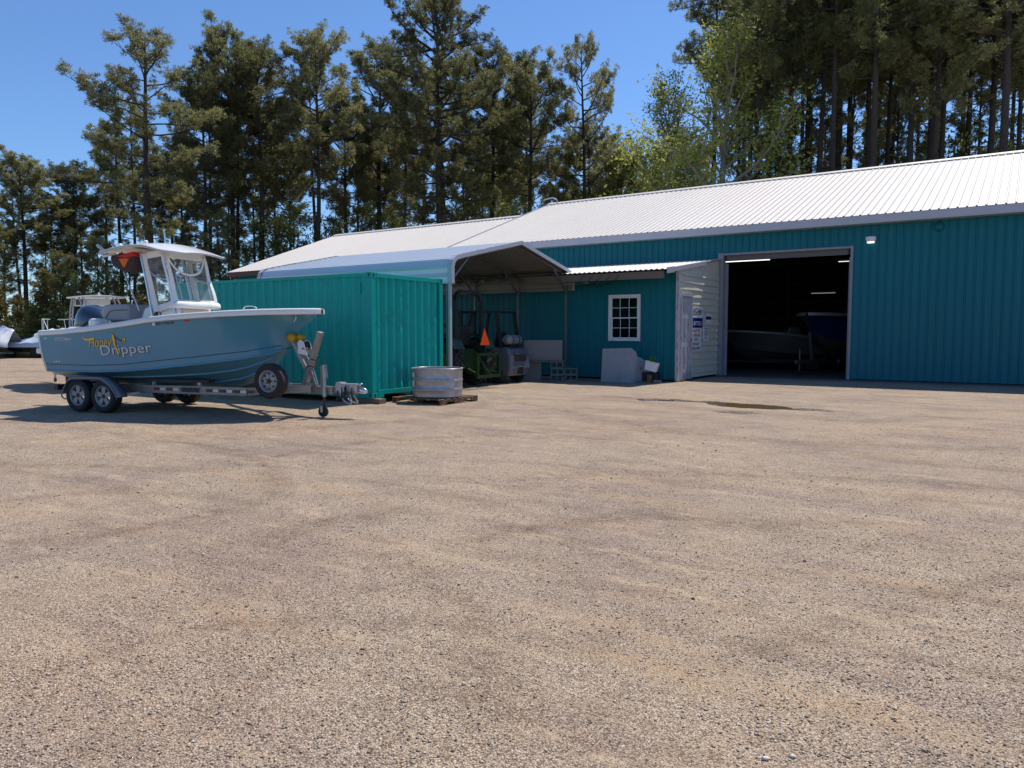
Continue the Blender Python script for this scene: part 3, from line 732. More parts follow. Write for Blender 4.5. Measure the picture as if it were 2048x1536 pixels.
mb = MB(); mb.bb(-8.56, -8.46, ys - .05, ys + .07, .02, 3.36); mb.bb(-8.50, -8.462, ys + .07, DY0 - .055, .02, 2.75)
sbuild(mb, 'corner_board', mt['peel'], bevel=.004)
# door: frame, leaf with raised stiles, panels and hinges
mb = MB(); mb.bb(-8.56, -8.44, DY0 - .05, DY0, .03, DZ1 + .08); mb.bb(-8.56, -8.44, DY1, DY1 + .05, .03, DZ1 + .08); mb.bb(-8.56, -8.435, DY0, DY1, DZ1, DZ1 + .10)
dr = sbuild(mb, 'door', mt['peel'], bevel=.004)
mb = MB(); mb.bb(-8.56, -8.50, DY0, DY1, .06, DZ1)
for y0, y1 in ((DY0 + .02, DY0 + .14), (DY1 - .14, DY1 - .02), (DY0 + .34, DY0 + .46)): mb.bb(-8.499, -8.475, y0, y1, .22, DZ1 - .04)
for z in (.24, 1.05, 1.9, DZ1 - .17): mb.bb(-8.499, -8.476, DY0 + .14, DY0 + .34, z, z + .12); mb.bb(-8.499, -8.476, DY0 + .46, DY1 - .14, z, z + .12)
sbuild(mb, 'door_leaf', mt['peel'], dr, bevel=.003)
for z in (.35, .95, 1.7, 2.4): sbuild(MB().box((-8.47, DY0 + .04, z), (.012, .07, .09)), 'door_hinge', mt['rust'], dr)
sbuild(MB().tube([(-8.47, DY1 - .07, 1.2), (-8.42, DY1 - .07, 1.2), (-8.42, DY1 - .07, 1.32)], .012, 6), 'door_handle', mt['rust'], dr)
mb = MB(); mb.bb(-8.53, -8.40, DY0, DY1, -.02, .055); sbuild(mb, 'door_sill', M('rotten_sill', (.10, .05, .035), .9, 0, .5, 15), dr)
# window with sashes and muntins
mb = MB(); y0 = ys - .075
def ring(mb, x0, x1, z0, z1, w, ya, yb):
    mb.bb(x0, x0 + w, ya, yb, z0, z1); mb.bb(x1 - w, x1, ya, yb, z0, z1); mb.bb(x0 + w, x1 - w, ya, yb, z0, z0 + w); mb.bb(x0 + w, x1 - w, ya, yb, z1 - w, z1)
ring(mb, WX0 - .0, WX1 + .0, WZ0, WZ1, .075, ys - .075, ys + .06)
wi = sbuild(mb, 'window', mt['winframe'], bevel=.005)
mb = MB(); a0, a1, b0, b1 = WX0 + .077, WX1 - .077, WZ0 + .077, WZ1 - .077; bm_ = (b0 + b1) / 2
ring(mb, a0, a1, bm_ - .02, b1, .035, ys - .030, ys + .0); ring(mb, a0, a1, b0, bm_ + .02, .035, ys - .001, ys + .03)
for (z0, z1, ya) in ((bm_ + .015, b1 - .035, ys - .018), (b0 + .035, bm_ - .015, ys + .008)):
    for k in (1, 2): xx = a0 + (a1 - a0) * k / 3; mb.bb(xx - .008, xx + .008, ya, ya + .012, z0, z1)
    zz = (z0 + z1) / 2; mb.bb(a0 + .035, a1 - .035, ya + .001, ya + .011, zz - .008, zz + .008)
sbuild(mb, 'sash', mt['winframe'], wi)
mb = MB(); mb.bb(a0 + .03, a1 - .03, ys - .012, ys - .008, bm_ + .0, b1 - .03); mb.bb(a0 + .03, a1 - .03, ys + .014, ys + .018, b0 + .03, bm_)
sbuild(mb, 'pane', mt['pane'], wi)

# ------------------------------------------------------------------ signs on the lap siding
def sign(label, y0, y1, z0, z1, lines, x=-8.485, board='signwhite', th=.012, bands=()):
    t = thing('wall_sign', label, 'sign', (x, (y0 + y1) / 2, z0))
    W, H_ = y1 - y0, z1 - z0
    mb = MB(); mb.bb(0, th, -W / 2, W / 2, 0, H_); mb.build('board', mt[board], t, bevel=.002)
    for (a, b, mat) in bands:
        MB().bb(th + .0008, th + .003, -W / 2 + .004, W / 2 - .004, a * H_, b * H_).build('colour_band', mt[mat], t)
    for (txt, cy, hgt, wfrac, mat, sh, off) in lines:
        vs, fs = text_geo(txt, 1, sh, off)
        if not vs: continue
        xa = [v[0] for v in vs]; ya = [v[1] for v in vs]; sx = W * wfrac / (max(xa) - min(xa)); sy = hgt * H_ / (max(ya) - min(ya))
        cx, cyy = (max(xa) + min(xa)) / 2, (max(ya) + min(ya)) / 2
        MB().add([(th + .0045, (v[0] - cx) * sx, cy * H_ + (v[1] - cyy) * sy) for v in vs], fs).build('lettering', mt[mat], t, fixn=False)
    return t
s1 = sign('tall white and navy battery dealer sign with bold slanted lettering beside the weathered door', 22.50, 23.42, 1.64, 2.30,
     [('ACDelco', .80, .26, .86, 'ink', .25, .02), ('BATTERIES', .20, .2, .74, 'signwhite', .12, .012)], bands=((0, .46, 'navy'),))
MB().bb(.0135, .016, -.4, .3, .405, .425).build('underline', mt['ink'], s1)
sign('white hand-lettered rules sign with red and black words below the battery sign', 22.46, 23.28, .90, 1.625,
     [('EMPLOYEES', .88, .13, .80, 'redink', 0, .01), ('IN WORK AREA', .69, .13, .84, 'redink', 0, .01), ('DUE TO', .50, .13, .40, 'ink', 0, .008), ('INSURANCE -', .31, .13, .78, 'redink', 0, .01), ('REGULATIONS', .12, .14, .80, 'ink', 0, .01)])
sign('small pale blue sign with a dark blue patch near the open roll-up door', 23.72, 24.22, 1.77, 2.10, [('ABS GROUP', .55, .16, .5, 'navy', 0, .01)], bands=((.40, .72, 'navy'),))
sign('small white notice with rows of dark blue lettering under the blue sign', 23.50, 23.98, 1.20, 1.66,
     [('NOTICE', .88, .12, .8, 'navy', 0, .01), ('ALL BOATS', .68, .14, .7, 'navy', 0, .01), ('LOCKED', .48, .14, .7, 'navy', 0, .01), ('THANK', .28, .1, .5, 'navy', 0, 0), ('YOU', .13, .1, .35, 'navy', 0, 0)])

# ------------------------------------------------------------------ carport
cp = thing('steel_carport', 'pale blue-grey steel carport with a round-shouldered gable roof sheltering machines', 'carport', (-15.7, 18, 0))
CO = Vector((-15.7, 18, 0))
def cbuild(mb, name, mat, parent=None, **k):
    mb.v = [tuple(Vector(p) - CO) for p in mb.v]; return mb.build(name, mat, parent or cp, **k)
prof = [(14.88, 2.72), (14.88, 3.16), (14.93, 3.30), (15.07, 3.41), (15.3, 3.47), (18.05, 4.06), (20.62, 3.47), (20.86, 3.40), (21.0, 3.29), (21.06, 3.15), (21.06, 2.82)]
def resample(pts, d):
    out = []
    for (a, b) in zip(pts[:-1], pts[1:]):
        L = math.hypot(b[0] - a[0], b[1] - a[1]); k = max(1, round(L / d))
        for i in range(k): out.append((a[0] + (b[0] - a[0]) * i / k, a[1] + (b[1] - a[1]) * i / k))
    return out + [pts[-1]]
rp = resample(prof, .055); x0c, x1c = -19.5, -11.9
def offset(i, o):
    a, b = rp[max(i - 1, 0)], rp[min(i + 1, len(rp) - 1)]; t = Vector((b[0] - a[0], b[1] - a[1])).normalized(); return (rp[i][0] - t.y * o, rp[i][1] + t.x * o)
mb = MB(); rows = []
for xx in np.linspace(x0c, x1c, 9): rows.append([(float(xx), *offset(i, .022 if i % 4 == 0 else .0)) for i in range(len(rp))])
mb.grid(rows); cr = cbuild(mb, 'roof', mt['carport'], fixn=False)
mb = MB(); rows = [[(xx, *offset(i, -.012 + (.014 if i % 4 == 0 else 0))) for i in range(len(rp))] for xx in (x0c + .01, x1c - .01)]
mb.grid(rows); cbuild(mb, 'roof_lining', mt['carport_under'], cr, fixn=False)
rg = random.Random(4)
for xx, dx in ((x1c, .03), (x0c, -.03)):   # bent edge trim on both gables
    mb = MB(); i0 = list(range(len(rp)))
    dent = [(.012 * (rg.random() - .3) if 8 < i < 60 and 22 < i < 50 else 0) for i in i0]
    o_ = [offset(i, .035 + dent[i]) for i in i0]; q_ = [offset(i, -.075 + dent[i]) for i in i0]; r_ = [offset(i, .03 + dent[i]) for i in i0]
    mb.grid([[(xx + dx, *p) for p in q_], [(xx + dx, *p) for p in o_], [(xx - dx * 4, *p) for p in r_]])
    cbuild(mb, 'edge_trim', mt['trim'], cr, fixn=False)
bow = [(14.95, .02), (14.95, 3.1), (15.02, 3.25), (15.14, 3.33), (15.36, 3.39), (18.05, 3.97), (20.58, 3.39), (20.8, 3.33), (20.92, 3.23), (20.97, 3.1), (20.97, .02)]
for xx in (-12.1, -13.95, -15.75, -17.5, -19.3):
    mb = MB()
    for a, b in zip(bow[:-1], bow[1:]): mb.beam((xx, a[0], a[1]), (xx, b[0], b[1]), .062, .062)
    f = cbuild(mb, 'frame_bow', mt['galpost'])
    for a, b in (((14.98, 2.75), (15.75, 3.44)), ((20.94, 2.72), (20.1, 3.46))): cbuild(MB().beam((xx + .035, *a), (xx + .035, *b), .05, .05), 'knee_brace', mt['galpost'], f)
for yy in (14.95, 20.97): cbuild(MB().beam((-19.4, yy, .03), (-12.0, yy, .03), .06, .05), 'base_rail', mt['galpost'])
mb = MB(); mb.bb(-12.04, -11.98, 14.90, 14.98, .5, 2.75); cbuild(mb, 'corner_trim', mt['trim'])

# ------------------------------------------------------------------ shipping container
cx1, cy0, cW, cL, cz0, cz1 = -11.18, 11.26, 2.44, 6.6, .11, 2.74
ct = thing('shipping_container', 'bright teal corrugated shipping container resting on timber blocks', 'container', (cx1 - cL / 2 + .004, cy0 + cW / 2 - .12, 0), R(2.2))
TO = Vector((cx1 - cL / 2, cy0 + cW / 2, 0))
def tbuild(mb, name, mat, parent=None, **k):
    mb.v = [tuple(Vector(p) - TO) for p in mb.v]; return mb.build(name, mat, parent or ct, **k)
def corr(length, pitch, depth, flat, phase=0):
    pts = []; s = -phase
    while s < length + pitch:
        sl = (pitch - 2 * flat) / 2
        for q, o in ((0, 0), (flat, 0), (flat + sl, -depth), (2 * flat + sl, -depth)):
            if 0 <= s + q <= length: pts.append((s + q, o))
        s += pitch
    return [(0, pts[0][1])] + pts + [(length, pts[-1][1])]
def dented(mb, prof, O, Sd, Nd, t0, t1, rows, amp, seed):
    O, Sd, Nd = map(Vector, (O, Sd, Nd)); rr = random.Random(seed); L = prof[-1][0]
    dents = [(rr.random() * L, t0 + rr.random() ** 1.3 * (t1 - t0), .035 + .09 * rr.random(), amp * (rr.random() - .25)) for _ in range(int(L * 26))]
    g = []
    for i in range(rows + 1):
        z = t0 + (t1 - t0) * i / rows; row = []
        for s, o in prof:
            d = sum(a * math.exp(-((s - q) ** 2 + (z - h) ** 2) / r ** 2) for q, h, r, a in dents)
            row.append(O + Sd * s + Nd * (o - d) + Vector((0, 0, z)) + Sd * d * .5)
        g.append(row)
    mb.grid(g); return mb
x0 = cx1 - cL
mb = dented(MB(), corr(cL - .3, .28, .036, .075), (x0 + .15, cy0 + .018, 0), (1, 0, 0), (0, -1, 0), cz0 + .15, cz1 - .08, 30, .012, 3)
tbuild(mb, 'side_panel', mt['teal_box'], fixn=False)
mb = dented(MB(), corr(cL - .3, .28, .036, .075), (x0 + .15, cy0 + cW - .018, 0), (1, 0, 0), (0, 1, 0), cz0 + .15, cz1 - .08, 6, .01, 5)
tbuild(mb, 'side_panel', mt['teal_box'], fixn=False)
mb = dented(MB(), corr(cW - .26, .242, .058, .055, .17), (cx1 - .012, cy0 + .13, 0), (0, 1, 0), (1, 0, 0), cz0 + .17, cz1 - .1, 48, .030, 8)
tbuild(mb, 'end_panel', mt['teal_box'], fixn=False)
mb = MB(); mb.bb(x0 + .02, x0 + .06, cy0 + .1, cy0 + cW - .1, cz0 + .1, cz1 - .1)
tbuild(mb, 'door_end', mt['teal_box'])
mb = MB()
n = 26
mb.grid([[(x0 + .06 + (cL - .12) * i / n, y, cz1 - .055 + (.018 if i % 2 else 0)) for y in (cy0 + .06, cy0 + cW - .06)] for i in range(n + 1)])
tbuild(mb, 'roof', mt['teal_box'], fixn=False)
for y in (cy0 + .005, cy0 + cW - .085):
    mb = MB(); mb.bb(x0 + .17, cx1 - .17, y, y + .08, cz1 - .085, cz1 - .012); tbuild(mb, 'top_rail', mt['teal_box'], bevel=.006)
    mb = MB(); mb.bb(x0 + .17, cx1 - .17, y + .002, y + .082, cz0 + .005, cz0 + .165); tbuild(mb, 'bottom_rail', mt['teal_box'], bevel=.006)
for xx in (cx1, x0):
    sx = -1 if xx == cx1 else 1
    mb = MB(); mb.bb(min(xx + sx * .006, xx + sx * .08), max(xx + sx * .006, xx + sx * .08), cy0 + .18, cy0 + cW - .18, cz1 - .105, cz1 - .014); tbuild(mb, 'end_header', mt['teal_box'], bevel=.006)
    mb = MB()
    a, b = min(xx + sx * .004, xx + sx * .08), max(xx + sx * .004, xx + sx * .08)
    mb.bb(a, b, cy0 + .18, cy0 + .36, cz0 + .005, cz0 + .17); mb.bb(a, b, cy0 + cW - .36, cy0 + cW - .18, cz0 + .005, cz0 + .17); mb.bb(a, b, cy0 + .36, cy0 + cW - .36, cz0 + .075, cz0 + .17)
    tbuild(mb, 'end_sill', mt['teal_box'], bevel=.004)
    for yy in (cy0, cy0 + cW):
        sy = 1 if yy == cy0 else -1
        px_, py_ = sorted((xx + sx * .004, xx + sx * .15)), sorted((yy + sy * .004, yy + sy * .13))
        mb = MB(); mb.bb(px_[0], px_[1], py_[0], py_[1], cz0 + .119, cz1 - .119); tbuild(mb, 'corner_post', mt['teal_box'], bevel=.008)
        for za, zb in ((cz0, cz0 + .118), (cz1 - .118, cz1)):
            qx, qy = sorted((xx, xx + sx * .178)), sorted((yy, yy + sy * .162))
            mb = MB(); mb.bb(qx[0], qx[1], qy[0], qy[1], za, zb); c_ = tbuild(mb, 'corner_casting', mt['teal_box'], bevel=.01)
            zc = (za + zb) / 2; pl = MB()
            ov = [(math.cos(t) * .024, math.sin(t) * .040) for t in [2 * PI * k / 18 for k in range(18)]]
            pl.add([(xx + sx * .075 + u, yy - sy * .0015, zc + v) for u, v in ov], [tuple(range(18))])
            tbuild(pl, 'twistlock_hole', mt['black'], c_, fixn=False)
            pl = MB(); pl.add([(xx - sx * .0015, yy + sy * .075 + u, zc + v) for u, v in ov], [tuple(range(18))])
            tbuild(pl, 'twistlock_hole', mt['black'], c_, fixn=False)
mb = MB(); mb.bb(cx1 - .36, cx1 - .30, cy0 - .012, cy0 + .03, cz1 - .44, cz1 - .22); tbuild(mb, 'side_vent', mt['teal_box'])
for i, (xx, yy, lx) in enumerate(((cx1 - .28, cy0 + .12, 1.0), (cx1 - .3, cy0 + cW - .2, 1.0), (x0 + .5, cy0 + .15, .9), (x0 + .5, cy0 + cW - .2, .9))):
    o = MB().box((0, 0, .055), (lx, .2, .109)).build('timber_block', mt['oldwood'], bevel=.006); o.location = (xx, yy, 0)
    tag(o, ['weathered timber block under the near corner of the teal container by the trailer jack', 'weathered timber block under the carport-side corner of the teal container', 'timber block under the far end of the teal container behind the boat', 'timber block hidden under the back corner of the container beside the carport'][i], 'timber block', 'timber blocks under the container')

# ------------------------------------------------------------------ boat hulls
class Hull:
    """hull surface from keel, chine and sheer tables given along x"""
    def __init__(s, keel, chz, chb, shz, shb, x0, x1, rake=.1, flare=.75):
        s.k, s.cz, s.cb, s.sz, s.sb, s.x0, s.x1, s.rake, s.fl = keel, chz, chb, shz, shb, x0, x1, rake, flare
    def section(s, x, side, nb=6, nt=10):
        zk, zc, bc, zs, bs = interp(s.k, x), interp(s.cz, x), interp(s.cb, x), interp(s.sz, x), interp(s.sb, x)
        zc = max(zc, zk) if bc > .002 else zk
        zs = max(zs, zk)
        u = (x - s.x0) / (s.x1 - s.x0); fl = 1 + s.fl * max(0, u - .25) ** 1.2 * 1.3
        out = []
        for i in range(nb):
            t = i / nb; out.append((bc * t, zk + (zc - zk) * (t ** (1 + .25 * u))))
        for i in range(nt + 1):
            t = i / nt; bulge = .035 * (1 - u) * math.sin(PI * t)
            out.append((bc + (bs - bc) * t ** fl + bulge, zc + (zs - zc) * t))
        r = []
        for y, z in out:
            dx = -s.rake * max(0, (z - .75)) * max(0, 1 - (x - s.x0) / .5)
            r.append((x + dx, side * y, z))
        return r
    def hb(s, x, z):
        c = s.section(x, 1); c = [(p[2], p[1]) for p in c]
        return float(np.interp(z, [a for a, b in c], [b for a, b in c])) if z > c[0][0] else 0.0
    def xs(s, n=46): return [s.x0 + (s.x1 - s.x0) * (1 - (1 - i / n) ** 1.25) for i in range(n + 1)]
    def half(s, side, nb=6, nt=10): return [s.section(x, side, nb, nt) for x in s.xs()]
def hull_parts(H, parent, m_top, m_bot, m_cap, capw=.2, coam=.42, sole=None):
    nb = 6
    top, bot = MB(), MB()
    for side in (-1, 1):
        g = H.half(side); top.grid([r[nb:] for r in g]); bot.grid([r[:nb + 1] for r in g])
    a, b = H.section(H.x0, -1), H.section(H.x0, 1)
    top.add([p for p in a[nb:]] + [p for p in reversed(b[nb:])], [tuple(range(2 * len(a[nb:])))])
    bot.add([p for p in a[:nb + 1]] + [p for p in reversed(b[1:nb + 1])], [tuple(range(len(a[:nb + 1]) + nb))])
    hl = top.build('hull', m_top, parent, auto=50)
    bt = bot.build('hull_bottom', m_bot, parent, auto=50)
    cap = MB(); sl = MB()
    for side in (-1, 1):
        rows = []
        for x in H.xs():
            bs, zs = interp(H.sb, x), max(interp(H.sz, x), interp(H.k, x)); cm = coam * max(.06, min(1, (bs - .42) / .45)); dx = -H.rake * (zs - .75) * max(0, 1 - (x - H.x0) / .5)
            f = min(1, bs / .3)
            c = [(bs + .004, zs - .075), (bs + .030, zs - .066), (bs + .036, zs - .02), (bs + .018, zs + .018), (bs - .02, zs + .034), (bs - capw, zs + .038), (min(bs - capw - .025, max(0, H.hb(x, zs - cm) - .025)) if bs < .8 else bs - capw - .025, zs + .02), (min(bs - capw - .03, H.hb(x, zs - cm) - .03), zs - cm)]
            tipx = .035 * max(0, 1 - bs / .35)
            rows.append([(x + dx + (tipx if i in (1, 2, 3) else 0), side * max(0, y), z) for i, (y, z) in enumerate(c)])
        cap.grid(rows)
    # transom cap
    zs = interp(H.sz, H.x0); bs = interp(H.sb, H.x0); dx = -H.rake * (zs - .75)
    cap.bb(H.x0 + dx - .03, H.x0 + dx + .2, -bs + capw, bs - capw, zs - .28, zs + .036)
    cp_ = cap.build('gunwale', m_cap, parent, auto=40, fixn=False)
    if sole is not None:
        rows = []
        for x in H.xs():
            zz = max(sole, interp(H.k, x) + .02); bs = max(0, min(interp(H.sb, x) - capw - .03, H.hb(x, zz) - .03)); rows.append([(x, -bs, zz), (x, bs, zz)])
        sl.grid(rows); sl.build('cockpit_sole', m_cap, parent, fixn=False)
    return hl, bt, cp_
KEEL = [(-1.4, .43), (2.2, .45), (2.7, .53), (3.05, .70), (3.36, .95), (3.56, 1.23), (3.75, 1.46), (3.93, 1.60), (4.11, 1.72), (4.28, 1.86)]
CHZ = [(-1.4, .76), (0, .765), (.7, .795), (1.3, .84), (2.1, .92), (2.9, 1.02), (3.3, 1.1), (3.56, 1.23), (4.28, 1.86)]
CHB = [(-1.4, .93), (0, .98), (1.3, .95), (2.0, .85), (2.6, .65), (3.1, .38), (3.4, .16), (3.58, 0), (4.28, 0)]
SHZ = [(-1.4, 1.50), (-.9, 1.52), (-.14, 1.57), (.4, 1.62), (.86, 1.67), (1.4, 1.735), (1.9, 1.775), (2.4, 1.805), (2.93, 1.835), (3.6, 1.865), (4.28, 1.885)]
SHB = [(-1.4, 1.02), (-.5, 1.09), (.6, 1.12), (1.8, 1.10), (2.4, 1.05), (2.9, .95), (3.3, .82), (3.65, .66), (3.95, .46), (4.15, .26), (4.25, .1), (4.28, .0)]
BOAT_O, BOAT_YAW = Vector((-14.45, 8.2, 0)), R(12.6)
boat = thing('center_console_boat', 'ice-blue fishing boat with white canopy and gold lettering on its side, sitting on a trailer', 'boat', BOAT_O, BOAT_YAW)
HB = Hull(KEEL, CHZ, CHB, SHZ, SHB, -1.4, 4.28)
hull, hbot, gun = hull_parts(HB, boat, mt['gel_blue'], mt['gel_bottom'], mt['gel_white'], sole=1.15)
def bvh_of(o): return BVHTree.FromPolygons([v.co[:] for v in o.data.vertices], [tuple(p.vertices) for p in o.data.polygons])
HT = bvh_of(hull)
def on_hull(x, z, off=.006):
    h = HT.ray_cast(Vector((x, -4, z)), Vector((0, 1, 0)))
    return (x, (h[0].y if h[0] is not None else -1.1) - off, z)
# spray line, chine line and lifting strakes along the near and far sides
for side in (-1, 1):
    for nm, tb, r, mat in (('pinstripe', [(-1.38, .885), (-.3, .875), (.6, .905), (1.43, .985), (2.2, 1.06), (3.0, 1.155), (3.5, 1.26)], .0085, 'gel_stripe'),):
        pts = []
        for x in np.linspace(tb[0][0], tb[-1][0], 50):
            p = on_hull(float(x), interp(tb, float(x)), -.001); pts.append((p[0], p[1] * -side, p[2]) if side > 0 else p)
        MB().tube(pts, r, 5).build(nm, mt[mat], hull, smooth=True)
    pts = []
    for x in np.linspace(-1.4, 3.52, 60):
        x = float(x); s_ = HB.section(x, side); p = Vector(s_[6]); pts.append((p.x, p.y + side * .004, p.z - .004))
    MB().tube(pts, .02, 6).build('chine', mt['gel_blue'], hbot, smooth=True)
    for q in (2, 4):
        pts = []
        for x in np.linspace(-1.35, 3.1 if q == 2 else 3.35, 50):
            s_ = HB.section(float(x), side); a = Vector(s_[q]); pts.append((a.x, a.y, a.z - .006))
        MB().tube(pts, .022, 6).build('strake', mt['gel_blue'], hbot, smooth=True)
# decals -----------------------------------------------------------
def decal(body, x, z, size, mat, shear=0, off=0, slope=0, xs=1, lift=.006, name='lettering', arc=0, parent=None):
    vs, fs = text_geo(body, 1, shear, off)
    k = size
    P = []
    for u, v in vs:
        uu, vv = u * k * xs, v * k
        P.append(on_hull(x + uu - vv * slope * .3, z + vv + uu * slope + arc * uu * uu, lift))
    return MB().add(P, fs).build(name, mt[mat], parent or hull, fixn=False)
decal('SPORTSMAN', -1.02, 1.338, .088, 'silver', .25, .008, .0, .98)
decal('Honey', -.10, 1.21, .27, 'ink', .38, .014, .05, .80, .005, 'lettering_outline')
decal('Honey', -.10, 1.21, .27, 'gold', .38, -.004, .05, .80, .009)
decal('Dripper', .17, 1.07, .26, 'ink', 0, .020, .06, 1.45, .007, 'lettering_outline')
decal('Dripper', .17, 1.07, .26, 'silver', 0, .002, .06, 1.45, .0105)
def hull_poly(pts, mat, lift, name):
    n = len(pts); MB().add([on_hull(a, b, lift) for a, b in pts], [tuple(range(n))]).build(name, mt[mat], hull, fixn=False)
hull_poly([(a + .36, b - .035) for a, b in [(-.60, 1.46), (-.52, 1.415), (-.40, 1.41), (-.34, 1.435), (-.28, 1.42), (-.31, 1.385), (-.42, 1.372), (-.54, 1.385)]], 'gold', .010, 'honey_swirl')
drip = [(a + .32, b - .06) for a, b in [(.215, 1.525), (.245, 1.53), (.262, 1.49), (.275, 1.42), (.268, 1.34), (.285, 1.27), (.31, 1.18), (.30, 1.13), (.272, 1.17), (.255, 1.26), (.232, 1.33), (.222, 1.40), (.205, 1.46)]]
c_ = (.57, 1.27)
hull_poly([(c_[0] + (a - c_[0]) * 1.35, c_[1] + (b - c_[1]) * 1.05) for a, b in drip], 'ink', .0115, 'honey_drip_outline')
hull_poly(drip, 'gold', .0135, 'honey_drip')
hull_poly([(.59, 1.405), (.595, 1.415), (.77, 1.325), (.76, 1.313)], 'ink', .011, 'dipper_stick')
for k in range(4): hull_poly([(.755 + .022 * k + .05 * math.cos(t) * (.6 + .1 * k) * .45, 1.33 + .012 * k + .04 * math.sin(t)) for t in [2 * PI * j / 8 for j in range(8)]], 'gold' if k % 2 else 'ink', .012 + .001 * k, 'bee')
decal('MD 7346 BF', 1.575, 1.618, .068, 'ink', .2, .004, .06, 1.15, .006, 'registration')
hull_poly([(1.50, 1.61), (1.555, 1.614), (1.555, 1.668), (1.50, 1.664)], 'winframe', .007, 'registration_badge')
hull_poly([(2.17, 1.672), (2.29, 1.68), (2.29, 1.715), (2.18, 1.71)], 'redink', .007, 'registration_sticker')
for (x, z) in ((-1.30, 1.375), (-1.26, 1.38), (-1.12, .93), (-1.06, .935), (-.99, .937)):
    MB().lathe([(0, -.008), (.014, -.006), (.014, .01)], on_hull(x, z, 0), 'Y', 10).build('through_hull', mt['chrome'], hull)
# white transom corner trim and swim bracket
pts = [(p[0] - .006, p[1] * .995, p[2]) for p in HB.section(-1.4, -1)[6:]]
MB().tube(pts, .026, 6).build('transom_trim', mt['gel_white'], hull, smooth=True)
for sy in (-1, 1):
    MB().bb(-1.62, -1.40, min(sy * .55, sy * 1.0), max(sy * .55, sy * 1.0), 1.08, 1.19).build('swim_platform', mt['gel_white'], boat, bevel=.03)
# outboard motor
mo = MB()
secs = [(-.34, .24, .22, .05), (-.29, .33, .27, .02), (-.15, .37, .30, 0), (.0, .385, .31, 0), (.14, .375, .30, .0), (.25, .32, .26, .0), (.32, .22, .19, .0), (.345, .08, .08, 0)]
rows = []
for zz, lx, ly, ox in secs:
    rows.append([(ox + lx * 1.12 * math.copysign(abs(math.cos(t)) ** .75, math.cos(t)), ly * math.copysign(abs(math.sin(t)) ** .75, math.sin(t)), zz) for t in [2 * PI * k / 28 for k in range(28)]])
mo.grid(rows, closed=True); mo.add(rows[-1], [tuple(range(28))]); mo.add(rows[0], [tuple(reversed(range(28)))])
TM = Matrix.Translation((-1.17, 0, 1.66)) @ Matrix.Rotation(R(24), 4, 'Y')
mo.v = [tuple(TM @ Vector(p)) for p in mo.v]
cow = mo.build('outboard_motor', mt['motor'], boat, smooth=True)
mb = MB()
for side in (-1, 1):
    for zz in (-.2,): mb.tube([TM @ Vector((-.30, side * .24, -.25)), TM @ Vector((-.02, side * .318, -.08)), TM @ Vector((.16, side * .31, .16))], .022, 6)
mb.build('cowl_vent', mt['motor_dk'], cow, smooth=True)
mb = MB()
for k, z0 in enumerate((-.27, -.235)):
    mb.grid([[tuple(TM @ Vector((.0 + (.387 + .01) * 1.1 * math.cos(t) * (.93 + .02 * k), .316 * math.sin(t) * (.93 + .02 * k), z))) for t in np.linspace(0, 2 * PI, 40)] for z in (z0, z0 + .012)])
mb.build('cowl_stripe', mt['silver'], cow, fixn=False)
mb = MB(); mb.v = []
mb.box((-.22, 0, -.66), (.30, .16, .62)); mb.box((-.27, 0, -1.1), (.22, .07, .34)); mb.lathe([(0, -.42), (.07, -.33), (.085, -.1), (.07, .16), (.03, .2)], (-.3, 0, -1.12), 'X', 14)
mb.v = [tuple(TM @ Vector(p)) for p in mb.v]
mb.build('lower_unit', mt['motor_dk'], cow, bevel=.02)
mb = MB(); mb.bb(-1.55, -1.3, -.26, .26, 1.02, 1.36); mb.build('motor_bracket', mt['gel_white'], boat, bevel=.03)
# low coaming bolster beside the motor, rear bench
MB().bb(-1.05, -.35, -.78, .78, 1.36, 1.60).build('rear_bench', mt['gel_white'], boat, bevel=.05)
MB().bb(-.55, -.30, -.72, .72, 1.48, 1.76).build('bench_cushion', mt['gel_white'], boat, bevel=.06)
# leaning post and seat
mb = MB(); prof_ = [(-.42, 1.72), (-.46, 1.84), (-.43, 1.98), (-.36, 2.03), (.22, 2.03), (.27, 1.98), (.27, 1.72)]
mb.prism([(x, -.48, z) for x, z in prof_], (0, .96, 0)); st = mb.build('leaning_post', mt['seat'], boat, bevel=.04)
mb = MB()
for y in (-.42, .42): mb.tube([(-.28, y, 1.16), (-.3, y, 1.72)], .022, 8); mb.tube([(.15, y, 1.16), (.17, y, 1.72)], .022, 8)
mb.bb(-.36, .2, -.4, .4, 1.4, 1.66); mb.build('seat_frame', mt['chrome'], st)
MB().tube(smooth_path([(-.34, -.485, 1.76), (-.2, -.487, 1.9), (.1, -.487, 1.92), (.24, -.486, 1.92)], 5), .006, 5).build('seat_piping', mt['ink'], st)
# console
mb = MB()
prof_ = [(.55, 1.16), (.50, 1.70), (.62, 1.94), (.78, 2.02), (1.32, 2.02), (1.40, 1.97), (1.43, 1.80), (1.46, 1.72), (1.92, 1.62), (1.96, 1.5), (1.98, 1.16)]
mb.prism([(x, -.46, z) for x, z in prof_], (0, .92, 0)); con = mb.build('console', mt['gel_white'], boat, bevel=.05)
MB().box((1.72, 0, 1.665), (.46, .72, .09), ry=R(10)).build('console_seat', mt['tan'], con, bevel=.035)
mb = MB(); mb.box((1.435, 0, 1.845), (.05, .66, .20), ry=R(-8)); mb.build('seat_back', mt['tan'], con, bevel=.04)
mb = MB().tube([(.97 + .075 * math.cos(t), -.466, 1.825 + .075 * math.sin(t)) for t in np.linspace(0, 2 * PI, 20)], .010, 5)
vs, fs = text_geo('S', .12, 0, .01); mb.add([(.925 + u, -.468, 1.785 + v) for u, v in vs], fs)
mb.build('console_badge', mt['ink'], con, fixn=False)
